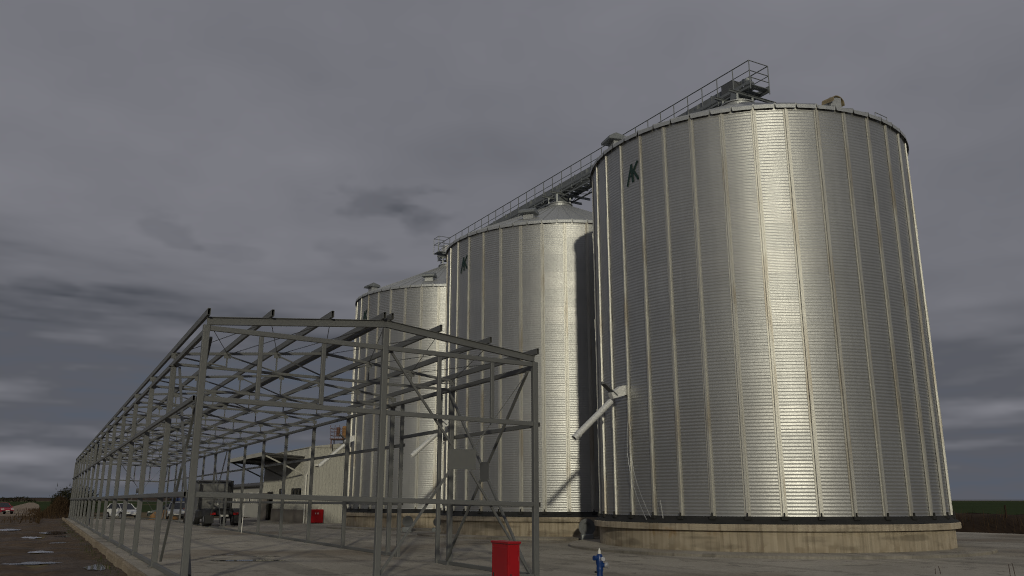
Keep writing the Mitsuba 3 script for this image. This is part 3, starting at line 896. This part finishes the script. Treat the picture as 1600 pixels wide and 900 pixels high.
def sheet_panel(a, b, z0, ztop_a, ztop_b, nrm, ribs=4):
    """A trapezoid-profiled wall panel from a to b (plan points), ribs proud along nrm."""
    pts = []
    for i in range(ribs):
        for t, hgt in ((0, 0), (.62, 0), (.70, .028), (.92, .028)):
            pts.append(((i + t) / ribs, hgt))
    pts.append((1, 0))
    vv, ff = [], []
    for t, hgt in pts:
        p = a + (b - a) * t + nrm * hgt
        vv += [V(p[0], p[1], z0), V(p[0], p[1], ztop_a + (ztop_b - ztop_a) * t)]
    for i in range(len(pts) - 1):
        ff += [(2 * i, 2 * i + 2, 2 * i + 1), (2 * i + 1, 2 * i + 2, 2 * i + 3)]
    return trimesh.Trimesh(np.array(vv), ff, process=False)


def roofz(u):
    return 5.36 + .125 * min(u, 12 - u)


def upright(a, b, z0, z1):
    return trimesh.Trimesh([V(a[0], a[1], z0), V(b[0], b[1], z0), V(b[0], b[1], z1), V(a[0], a[1], z1)], [(0, 1, 2), (0, 2, 3)], process=False)


lin = [upright(Kp(.06, .06, 0), Kp(11.94, .06, 0), -.15, 5.34), upright(Kp(11.94, .06, 0), Kp(11.94, 14.94, 0), -.15, 5.34), upright(Kp(.06, 14.94, 0), Kp(11.94, 14.94, 0), -.15, 5.34)]
for b0, b1, z0, z1 in ((.06, 2, -.15, 5.34), (2, 5, -.15, 1.80), (2, 5, 2.5, 5.34), (5, 7, -.15, 5.34), (7, 9, -.15, 1.82), (7, 9, 2.52, 5.34), (9, 11, -.15, 5.34), (11, 13, 2.25, 5.34), (13, 14.94, -.15, 5.34)):
    lin.append(upright(Kp(.06, b0, 0), Kp(.06, b1, 0), z0, z1))
wl = part(w, 'wall', cat(lin), 'sheet_beige')
for i in range(12):
    part(wl, 'panel', sheet_panel(Kp(i, 0, 0), Kp(i + 1, 0, 0), -.15, roofz(i), roofz(i + 1), -en), 'sheet_beige')
OPEN = {11: (0, 2.25, 'door'), 12: (0, 2.25, 'door'), 3: (1.80, 2.50, 'window'), 2: (1.80, 2.50, 'window'), 4: (1.80, 2.5, 'window'), 7: (1.82, 2.52, 'window'), 8: (1.82, 2.52, 'window')}
for j in range(15):
    a, b = Kp(0, j, 0), Kp(0, j + 1, 0)
    if j in OPEN:
        z0, z1, _ = OPEN[j]
        part(wl, 'panel', sheet_panel(a, b, z1, 5.36, 5.36, -eu), 'sheet_beige')
        if z0 > 0:
            part(wl, 'panel', sheet_panel(a, b, .95, z0, z0, -eu), 'sheet_beige')
    else:
        part(wl, 'panel', sheet_panel(a, b, .95, 5.36, 5.36, -eu), 'sheet_beige')
for b0, b1 in ((0.02, 11), (13, 15)):
    part(w, 'plinth', sweep(Polygon([(-.03, 0), (.12, 0), (.12, 1.1), (-.03, 1.1)]), Kp(0, b0, -.15), Kp(0, b1, -.15)), 'plinth_grey', label='dirty grey plinth along the long wall')
for j0, j1, nm in ((2, 5, 'window'), (7, 9, 'window')):
    wk = part(w, nm, upright(Kp(.05, j0, 0), Kp(.05, j1, 0), 1.83, 2.49), 'pane_glass')
    fr = [sweep(rect(.08, .05), Kp(.02, j0, z), Kp(.02, j1, z)) for z in (1.82, 2.49)] + [sweep(rect(.08, .05), Kp(.02, b, 1.845), Kp(.02, b, 2.465), tuple(en)) for b in np.arange(j0, j1 + .01, 1.0)]
    part(wk, 'frame', cat(fr), 'sheet_dark')
dk = part(w, 'door', sweep(rect(.05, 2.2), Kp(-.08, 13.05, 1.13), Kp(-.08, 14.9, 1.13)), 'plinth_grey', label='sliding door leaf pushed aside from the open doorway')
part(dk, 'frame', cat([sweep(rect(.16, .08), Kp(0, 11, 2.28), Kp(0, 13, 2.28)), sweep(rect(.08, .16), Kp(0, 11, 0), Kp(0, 11, 2.24), tuple(eu)), sweep(rect(.08, .16), Kp(0, 13, 0), Kp(0, 13, 2.24), tuple(eu))]), 'sheet_dark')
part(w, 'corner_trim', sweep(rect(.16, .16), Kp(-.01, -.01, -.1), Kp(-.01, -.01, 5.40)), 'sheet_beige')
part(w, 'downpipe', cat([rod(Kp(-.16, .25, 0), Kp(-.16, .25, 3.4), .055, 12), rod(Kp(-.16, .25, 3.4), Kp(-.04, .1, 3.62), .055, 12)]), 'white_plastic', smooth=35, label='white downpipe at the near corner')
rf = part(w, 'roof', hull([Kp(-.1, -.12, 5.38), Kp(12.1, -.12, 5.38), Kp(6, -.12, 6.13), Kp(-.1, 15.1, 5.38), Kp(12.1, 15.1, 5.38), Kp(6, 15.1, 6.13), Kp(-.1, -.12, 5.44), Kp(12.1, -.12, 5.44), Kp(6, -.12, 6.19), Kp(-.1, 15.1, 5.44), Kp(12.1, 15.1, 5.44), Kp(6, 15.1, 6.19)]), 'sheet_beige')
ck = part(w, 'canopy', hull([Kp(a, b, z) for b in (1.5, 15.2) for a, z in ((-3.0, 4.86), (-3.0, 5.02), (-.04, 4.72), (-.04, 4.80))]), 'sheet_dark', label='dark flat canopy over the loading side')
part(ck, 'fascia', sweep(rect(.05, .30), Kp(-3.04, 1.44, 4.92), Kp(-3.04, 15.26, 4.92)), 'sheet_beige')
for b in (1.7, 8.3, 15.0):
    part(ck, 'strut', sweep(rect(.10, .10), Kp(-2.9, b, 4.80), Kp(-.06, b, 3.5)), 'steel_paint' if b > 2 else 'sheet_beige')
for b in (1.7, 8.3, 15.0):
    part(ck, 'beam', sweep(rect(.08, .14), Kp(-2.98, b, 4.79), Kp(-.05, b, 4.66)), 'sheet_dark')
part(w, 'lamp', bx(Kp(.45, -.2, 4.1), (.3, .25, .12), .02, E_ANG), 'white_plastic')

k = thing('equipment_cabinet', 'red double-door cabinet standing against the warehouse end wall', 'cabinet')
c = Kp(.60, -.20, 0)
part(k, 'body', bx((c[0], c[1], .52), (.98, .26, .94), .01, E_ANG), 'red_paint')
for s in (-.24, .24):
    q = Kp(.60 + s, -.342, 0)
    dk = part(k, 'door', bx((q[0], q[1], .52), (.45, .02, .86), .005, E_ANG), 'red_paint')
    q = Kp(.60 + s * .35, -.362, 0)
    part(dk, 'latch', bx((q[0], q[1], .70), (.06, .02, .10), .004, E_ANG), 'white_plastic')
for s in (-.4, .4):
    q = Kp(.60 + s, -.2, 0)
    part(k, 'foot', bx((q[0], q[1], .02), (.06, .2, .10), .004, E_ANG), 'black_plastic')

# machine head with railing above the warehouse
k = thing('elevator_head', 'rusty brown machine platform with thin railings rising beyond the warehouse roof', 'elevator head')
mc = V(-12.65, 65.6, 0)


def M_(x, y, z):
    return mc + V(x, y, z)


part(k, 'platform', bx(M_(0, 0, 5.98), (1.5, 1.3, .07), .01), 'rust_red')
for sx in (-.65, .65):
    for sy in (-.55, .55):
        part(k, 'leg', sweep(rect(.07, .07), M_(sx, sy, 5.35), M_(sx, sy, 5.94)), 'rust_red')
for z in (6.25, 6.5, 6.75):
    part(k, 'rail', cat([rod(M_(-.72, -.62, z), M_(.72, -.62, z), .016, 6), rod(M_(-.72, .62, z), M_(.72, .62, z), .016, 6), rod(M_(-.72, -.62, z), M_(-.72, .62, z), .016, 6)]), 'rust_red')
for sx in (-.72, -.4, -.08):
    part(k, 'rail_post', rod(M_(sx, -.62, 6.0), M_(sx, -.62, 6.98), .016, 6), 'rust_red')
part(k, 'drum', bx(M_(.38, 0, 6.48), (.62, .62, .92), .06), 'rust')
part(k, 'motor', rod(M_(-.25, -.1, 6.20), M_(-.25, -.1, 6.86), .14, 14), 'rust_red', smooth=35)
part(k, 'chute', hull([M_(x, y, z) for x, y, z in ((.1, -.2, 5.95), (.6, -.2, 5.95), (.1, .2, 5.95), (.6, .2, 5.95), (.2, -.1, 5.5), (.5, -.1, 5.5), (.2, .1, 5.5), (.5, .1, 5.5))]), 'gallery_dark')

# low office building farther back
k = thing('office_building', 'low cream building with small windows behind the truck', 'building')
OU, OB0, OB1 = 17.6, 73.0, 128.0
part(k, 'wall', sweep(Polygon([(0, 0), (6, 0), (6, 3.2), (0, 3.2)]), hxy(OU, OB1, -.15), hxy(OU, OB0, -.15)) if False else hull([hxy(OU + a, b, z) for a in (0, 7) for b in (OB0, OB1) for z in (-.15, 3.0)]), 'sheet_beige')
part(k, 'roof', hull([hxy(OU + a, b, z) for a, z in ((-.35, 3.0), (-.35, 3.14), (7.3, 3.0), (7.3, 3.14), (3.5, 3.75)) for b in (OB0 - .3, OB1 + .3)]), 'sheet_dark')
for i, b in enumerate(np.arange(76.5, 126, 4.2)):
    wk = part(k, 'window', bx(hxy(OU - .02, b, 1.85), (.06, 1.5, 1.0), .005, E_ANG - .01), 'glass_dark')
    part(wk, 'frame', cat([bx(hxy(OU - .05, b, z), (.07, 1.64, .07), .005, E_ANG - .01) for z in (1.32, 2.38)] + [bx(hxy(OU - .05, b + s, 1.85), (.07, .07, 1.0), .005, E_ANG - .01) for s in (-.785, 0, .785)]), 'white_plastic')

# ------------------------------------------------------------------ vehicles


def wheel(parent, c, ax, r, wd):
    c, ax = np.array(c, float), unit(np.array(ax, float))
    k = part(parent, 'wheel', sweep(disc(r, 24).difference(disc(r * .62, 24)), c - ax * wd / 2, c + ax * wd / 2), 'rubber', smooth=35)
    part(k, 'rim', sweep(disc(r * .63, 20), c - ax * wd * .42, c + ax * wd * .42), 'wheel_rim')


def car(label, x, y, heading, paint, L=4.0, Wd=1.70, Hh=1.46, hatch=True, zg=-.14, group=None):
    """heading: direction of the nose, degrees counter-clockwise from +x."""
    k = thing('parked_car', label, 'car', group)
    a = math.radians(heading)
    f_, s_ = V(math.cos(a), math.sin(a), 0), V(-math.sin(a), math.cos(a), 0)

    def P(t, s, z):
        return V(x, y, zg) + f_ * t * L + s_ * s * Wd / 2 + V(0, 0, z)
    tail = -.5
    low = []
    for t, s, z in ((-.49, .86, .32), (-.5, .90, .55), (-.49, .92, .86), (.49, .86, .28), (.5, .88, .48), (.475, .86, .68), (.22, .97, .92), (-.30, 1.0, .95), (0, 1, .24), (.3, .98, .26), (-.3, .98, .26), (.3, 1, .6), (-.3, 1, .6)):
        low += [P(t, s, z), P(t, -s, z)]
    body = [hull(low)]
    part(k, 'body', body[0], 'car_' + paint, smooth=25)
    rt = -.34 if hatch else -.24
    gl = []
    for t, s, z in ((.27, .88, .90), (.07, .74, Hh - .03), (rt, .74, Hh - .04), (-.47 if hatch else -.40, .84, .92)):
        gl += [P(t, s, z), P(t, -s, z)]
    part(k, 'window', hull(gl), 'glass_dark')
    rf_ = []
    for t, s, z in ((.075, .70, Hh - .03), (-.13, .74, Hh), (rt - .02, .70, Hh - .02)):
        rf_ += [P(t, s, z), P(t, -s, z), P(t, s * 1.03, z - .045), P(t, -s * 1.03, z - .045)]
    part(k, 'roof', hull(rf_), 'car_' + paint, smooth=25)
    for s in (-1, 1):
        part(k, 'pillar', cat([rod(P(.262, s * .885, .91), P(.07, s * .745, Hh - .04), .035, 6), rod(P(-.10, s * .90, .93), P(-.11, s * .76, Hh - .04), .04, 6), rod(P(-.455 if hatch else -.39, s * .85, .93), P(rt, s * .75, Hh - .05), .06, 6)]), 'car_' + paint)
        for t in (.315, -.31):
            part(k, 'wheel_arch', rod(P(t, s * .90, .31), P(t, s * 1.005, .31), .36, 20), 'black_plastic')
            wheel(k, P(t, s * .93, .31), s_, .31, .20)
        part(k, 'headlight', bx(P(.475, s * .68, .63), (.16, .34, .13), .03, a), 'lamp_clear')
        part(k, 'tail_light', bx(P(-.488, s * .78, .80), (.10, .20, .26), .03, a), 'lamp_red')
        part(k, 'mirror', bx(P(.20, s * 1.08, .98), (.10, .18, .13), .03, a), 'car_' + paint)
    part(k, 'bumper', cat([bx(P(.492, 0, .36), (.12, Wd * .84, .20), .03, a), bx(P(-.49, 0, .40), (.10, Wd * .84, .18), .03, a)]), 'black_plastic')
    part(k, 'licence_plate', bx(P(.512, 0, .42), (.02, .50, .11), .004, a), 'white_plastic')
    return k


gz = 'cars parked beyond the frame'
car('small white hatchback parked beyond the far end of the steel frame', -38.6, 89.5, -38, 'white', group=gz)
car('dark green car parked just right of the white hatchback', -34.6, 91.5, 205, 'dark_green', L=4.3, hatch=False, group=gz)
car('silver car parked left of the truck, seen between frame columns', -30.6, 82.5, -70, 'silver', zg=-.02, group=gz)
car('dark red car parked close beside the left of the truck', -24.7, 70.6, 110, 'dark_red', zg=.0, group=gz)
car('crimson car on the dirt road at the left edge of the picture', -68.4, 121.0, -42, 'crimson', L=4.2)
k = thing('rubble_heap', 'small heap of rusty brown scrap and earth right of the white car', 'heap')
mh = trimesh.creation.icosphere(3)
vv = np.array(mh.vertices)
vv *= (0.8 + .5 * meshkit.fbm(vv * 2.2 + 4, 3, 3))[:, None]
vv[:, 2] = np.maximum(vv[:, 2], -.1)
mh.vertices = vv * V(1.3, .9, .8) + V(-33.9, 88.0, -.15)
scene[k] = mikit.ply(mh, 'rust', True)

# truck tractor seen from behind
k = thing('truck_tractor', 'dark truck tractor seen from behind between the frame and the warehouse', 'truck')
a = math.atan2(en[1], en[0]) + .03
f_, s_ = V(math.cos(a), math.sin(a), 0), V(-math.sin(a), math.cos(a), 0)
T0 = V(-19.25, 60.0, -.02)


def Q(t, s, z):
    return T0 + f_ * t + s_ * s + V(0, 0, z)


cab = hull([Q(t, s, z) for t, z in ((2.9, .75), (2.9, 2.75), (3.3, 3.02), (4.7, 2.95), (5.1, 1.9), (5.15, .75)) for s in (-1.12, 1.12)])
part(k, 'cab', cab, 'car_grey_cab')
part(k, 'roof_rim', cat([sweep(rect(.10, .12), Q(2.86, -1.14, 2.86), Q(2.86, 1.14, 2.86))] + [sweep(rect(.10, .10), Q(2.86, s, 2.80), Q(4.6, s, 3.0)) for s in (-1.14, 1.14)]), 'black_plastic')
for z in (1.25, 1.75, 2.25):
    part(k, 'rear_rib', sweep(rect(.04, .06), Q(2.87, -.8, z), Q(2.87, .95, z)), 'car_grey_cab')
part(k, 'chassis', cat([sweep(rect(.10, .26), Q(-.9, s, .86), Q(3.2, s, .86)) for s in (-.42, .42)] + [sweep(rect(.10, .22), Q(-.85, -.42, .86), Q(-.85, .42, .86))]), 'black_plastic')
part(k, 'fifth_wheel', cat([bx(Q(.2, 0, 1.08), (.9, .8, .10), .03, a), bx(Q(.2, 0, .98), (.4, .9, .12), .02, a)]), 'black_plastic')
for s in (-.92, .92):
    wheel(k, Q(.1, s, .50), s_, .50, .52)
    wheel(k, Q(4.1, s, .50), s_, .50, .30)
    part(k, 'mudguard', cat([rod(Q(.1, s - .28, .52), Q(.1, s + .28, .52), .60, 20)]).slice_plane(Q(0, 0, .62), V(0, 0, 1)), 'black_plastic')
    part(k, 'mud_flap', bx(Q(-.62, s, .45), (.03, .56, .55), .01, a), 'black_plastic')
    part(k, 'tail_light', bx(Q(-.72, s * .78, .78), (.05, .34, .14), .01, a), 'lamp_red')
    part(k, 'mirror', bx(Q(4.6, s * 1.40, 2.15), (.12, .22, .75), .04, a), 'black_plastic')
    part(k, 'fuel_tank', bx(Q(2.3, s * 1.05, .72), (1.2, .50, .60), .10, a), 'black_plastic')
    part(k, 'side_fairing', bx(Q(2.70, s * 1.14, 1.85), (.50, .05, 1.8), .02, a), 'black_plastic')
part(k, 'air_intake', cat([bx(Q(2.62, -.92, 2.0), (.34, .34, 1.75), .06, a), rod(Q(2.4, -1.02, 1.0), Q(2.4, -1.02, 2.95), .09, 14)]), 'black_plastic')
part(k, 'number_plate', bx(Q(-.93, .05, .66), (.02, .52, .12), .004, a), 'white_plastic')
part(k, 'work_lamp', bx(Q(2.78, -.25, 1.42), (.08, .12, .22), .02, a), 'lamp_clear')
part(k, 'rear_lower', bx(Q(2.84, 0, .82), (.08, 2.0, .5), .03, a), 'black_plastic')

# blue board
k = thing('site_board', 'blue and red site board standing left of the truck', 'board')
c = hxy(10.2, 78.0)
part(k, 'board', bx((c[0], c[1], 1.25), (2.0, .06, 1.3), .01, .1), 'blue_paint')
part(k, 'top_strip', bx((c[0], c[1] - .04, 1.98), (2.0, .08, .16), .01, .1), 'rust_red')
for s in (-.8, .8):
    part(k, 'post', bx((c[0] + s, c[1] + .08, .85), (.08, .08, 2.0), .005, .1), 'steel_plate')

# ------------------------------------------------------------------ vegetation and far ground


def blades(n, pos, hmin, hmax, wd, seed, lean=.35):
    r = np.random.default_rng(seed)
    vv, ff = [], []
    for i in range(n):
        p = pos(r)
        hh = r.uniform(hmin, hmax)
        t = r.uniform(0, 2 * math.pi)
        d_ = V(math.cos(t), math.sin(t), 0)
        l_ = d_ * hh * lean * r.uniform(-1, 1) + V(-d_[1], d_[0], 0) * hh * lean * r.uniform(-1, 1)
        j = len(vv)
        w_ = wd * r.uniform(.6, 1.4)
        vv += [p - d_ * w_, p + d_ * w_, p + l_ * .5 + V(0, 0, hh * .6) + d_ * w_ * .7, p + l_ * .5 + V(0, 0, hh * .6) - d_ * w_ * .7, p + l_ + V(0, 0, hh)]
        ff += [(j, j + 1, j + 2), (j, j + 2, j + 3), (j + 3, j + 2, j + 4)]
    return trimesh.Trimesh(np.array(vv), ff, process=False)


# earth bank right of the yard
ub = np.linspace(40.9, 46.5, 15)
bb2 = np.linspace(-40, 150, 150)
UU, BB = np.meshgrid(ub, bb2, indexing='ij')
hh = np.clip((UU - 40.9) / 1.8, 0, 1) * np.clip((46.5 - UU) / 1.8, 0, 1)
zz = -.22 + 1.08 * hh ** .7 * (.85 + .3 * meshkit.fbm(np.stack([UU * .8, BB * .5, 0 * UU], -1), 4, 12)) + .2 * (meshkit.fbm(np.stack([UU * 2, BB * 2, 0 * UU], -1), 3, 15) - .5) * (hh > 0)
idx = np.arange(UU.size).reshape(UU.shape)
ff = np.stack([idx[:-1, :-1], idx[1:, :-1], idx[1:, 1:], idx[:-1, 1:]], -1).reshape(-1, 4)
XY = P1[None, None, :2] + UU[..., None] * eu[:2] + BB[..., None] * en[:2]
struct('earth_bank', up_sheet(trimesh.Trimesh(np.column_stack([XY.reshape(-1, 2), zz.ravel()]), np.vstack([ff[:, [0, 1, 2]], ff[:, [0, 2, 3]]]), process=False)), 'dark_earth', 'low dark earth bank along the right edge of the yard', smooth=True)
stuff('dry_weeds', blades(2600, lambda r: hxy(r.uniform(40.9, 43.2), r.uniform(-6, 60), 0) + V(0, 0, r.uniform(-.1, .55)), .25, .95, .012, 3), 'dry_weed', 'sparse dry brown weeds on the earth bank', 'weeds')
for i, b in enumerate((11.4, 18.2, 25.0)):
    k = thing('fence_post', ('slender fence post on the earth bank nearest to the right edge of the picture', 'slender fence post on the earth bank just right of the near silo base', 'fence post on the earth bank farthest from the camera, close to the near silo')[i], 'fence post', 'fence posts along the earth bank')
    scene[k] = mikit.ply(bx(hxy(42.4, b, .62), (.07, .07, 1.5), .006), 'dark_earth')

# overgrown heap at the far left corner of the frame
mu, mb = -.55, 90.5
uu = np.linspace(-3.2, 3.2, 40)
UU, BB = np.meshgrid(mu + uu, mb + uu * 3.2, indexing='ij')
r2 = ((UU - mu) / 1.1) ** 2 + ((BB - mb) / 5.0) ** 2
zz = -.25 + 1.7 * np.exp(-r2 * 1.1) * (.75 + .5 * meshkit.fbm(np.stack([UU * .9, BB * .6, 0 * UU], -1), 4, 19))
idx = np.arange(UU.size).reshape(UU.shape)
ff = np.stack([idx[:-1, :-1], idx[1:, :-1], idx[1:, 1:], idx[:-1, 1:]], -1).reshape(-1, 4)
XY = P1[None, None, :2] + UU[..., None] * eu[:2] + BB[..., None] * en[:2]
struct('earth_heap', up_sheet(trimesh.Trimesh(np.column_stack([XY.reshape(-1, 2), zz.ravel()]), np.vstack([ff[:, [0, 1, 2]], ff[:, [0, 2, 3]]]), process=False)), 'dark_earth', 'overgrown brown earth heap beyond the far left corner of the frame', smooth=True)


def heap_pos(r):
    u, b = mu + r.normal(0, .8), mb + r.normal(0, 3.2)
    q = ((u - mu) / 1.1) ** 2 + ((b - mb) / 5.0) ** 2
    return hxy(u, b, -.3 + 1.7 * math.exp(-q * 1.1))


stuff('dry_weeds', blades(3500, heap_pos, .3, 0.9, .022, 31), 'dry_weed', 'dry reddish brown weeds covering the earth heap', 'weeds')
stuff('roadside_grass', blades(5200, lambda r: hxy(-2.4 - abs(r.normal(0, 1.2)) * (1 if r.random() < .35 else 0) - (8.5 + abs(r.normal(0, 1.6))) * (1 if r.random() < .6 else 0), r.uniform(62, 190), -.18), .2, .55, .03, 37), 'dry_weed', 'dry grass verge along the dirt road', 'grass')
stuff('kerb_grass', blades(900, lambda r: hxy(-.62 - abs(r.normal(0, .16)), r.uniform(5, 70), -.16), .05, .16, .006, 41), 'green_weed', 'tufts of weeds along the concrete kerb', 'grass')


def twig_crown(c, rx, rz, n, seed, wd):
    """Fine upright twigs spread through a ragged crown."""
    r = np.random.default_rng(seed)
    vv, ff = [], []
    cl = [V(r.normal(0, .45) * rx, r.normal(0, .45) * rx, abs(r.normal(.55, .32)) * rz) for _ in range(14)]
    for i in range(n):
        p = np.array(c) + cl[r.integers(0, 14)] + r.normal(0, 1, 3) * V(rx * .25, rx * .25, rz * .20)
        p[2] = max(p[2], c[2] + .02)
        d_ = unit(r.normal(0, 1, 3) + V(0, 0, .9))
        s_2 = unit(np.cross(d_, r.normal(0, 1, 3)))
        l_ = rz * r.uniform(.10, .26)
        j = len(vv)
        vv += [p - s_2 * wd, p + s_2 * wd, p + d_ * l_]
        ff += [(j, j + 1, j + 2)]
    return trimesh.Trimesh(np.array(vv), ff, process=False)


def bush(label, c, rx, rz, m_, n, seed, wd, cat_='bush', name='bush', group=None):
    k = thing(name, label, cat_, group)
    r = np.random.default_rng(seed + 100)
    st = []
    for i in range(9):
        t = r.uniform(0, 2 * math.pi)
        q = V(math.cos(t) * rx * .5, math.sin(t) * rx * .5, rz * r.uniform(.45, .8))
        st.append(trimesh.creation.cone(.02 * rz, float(np.linalg.norm(q)), sections=5))
        M = trimesh.geometry.align_vectors([0, 0, 1], unit(q))
        M[:3, 3] = c
        st[-1].apply_transform(M)
    part(k, 'trunk', cat(st), 'twig')
    part(k, 'crown', twig_crown(c, rx, rz, n, seed, wd), m_)
    return k


bush('dark bare bush on top of the overgrown heap at the far left', hxy(-.45, 92.5, .9), 1.0, 1.1, 'dark_leaf', 2000, 51, .05)
bush('bushy brown leafless shrub beside the dirt road near the crimson car', hxy(-14.2, 150, -.2), 3.0, 3.1, 'twig', 2600, 52, .06)
bush('low dark shrub at the left edge above the crimson car', hxy(-22, 170, -.2), 3.6, 3.0, 'dark_leaf', 2200, 53, .08)
bush('low dark thicket behind the far left corner of the frame', hxy(1.6, 104, -.2), 2.2, 2.4, 'dark_leaf', 2600, 54, .06)

# far belt of trees on the horizon
r = np.random.default_rng(61)
vv, ff = [], []
for azd, dist, hmax in [(x, 1500, 6.0) for x in np.arange(-40, -3, .16)]:
    prof = float(meshkit.fbm(V(azd * .35, 0, 0), 4, 71))
    if prof < .47:
        continue
    hh = hmax * (prof - .42) * 5.0
    a0 = math.radians(azd)
    c = V(dist * math.sin(a0), dist * math.cos(a0), -.2)
    for _ in range(26):
        p = c + V(r.normal(0, 3.0), r.normal(0, 3.0), r.uniform(0, hh))
        s_2 = unit(r.normal(0, 1, 3))
        t_2 = unit(np.cross(s_2, r.normal(0, 1, 3)))
        j = len(vv)
        sz = r.uniform(.7, 1.6)
        vv += [p - s_2 * sz, p + s_2 * sz, p + t_2 * sz * 1.4]
        ff.append((j, j + 1, j + 2))
stuff('far_treeline', trimesh.Trimesh(np.array(vv), ff, process=False), 'dark_leaf', 'distant dark line of trees along the horizon', 'trees')
hz = []
for a0, a1, dist, hgt, sd in ((-36, -14, 5200, 18, 3),):
    n_ = 60
    vv, ff = [], []
    for i in range(n_):
        t = i / (n_ - 1)
        az = math.radians(a0 + (a1 - a0) * t)
        top = hgt * (.15 + .85 * math.sin(math.pi * t) ** .8) * (.7 + .6 * float(meshkit.fbm(V(t * 6, 0, 0), 3, sd)))
        for dd, z in ((-900, -1), (0, top), (900, -1)):
            vv.append(V((dist + dd) * math.sin(az), (dist + dd) * math.cos(az), z))
    for i in range(n_ - 1):
        for t in (0, 1):
            a_, b_ = i * 3 + t, (i + 1) * 3 + t
            ff += [(a_, b_, a_ + 1), (b_, b_ + 1, a_ + 1)]
    hz.append(trimesh.Trimesh(np.array(vv), ff))
struct('hills', cat(hz), 'dark_earth', 'low far hills on the horizon at the left', smooth=True)
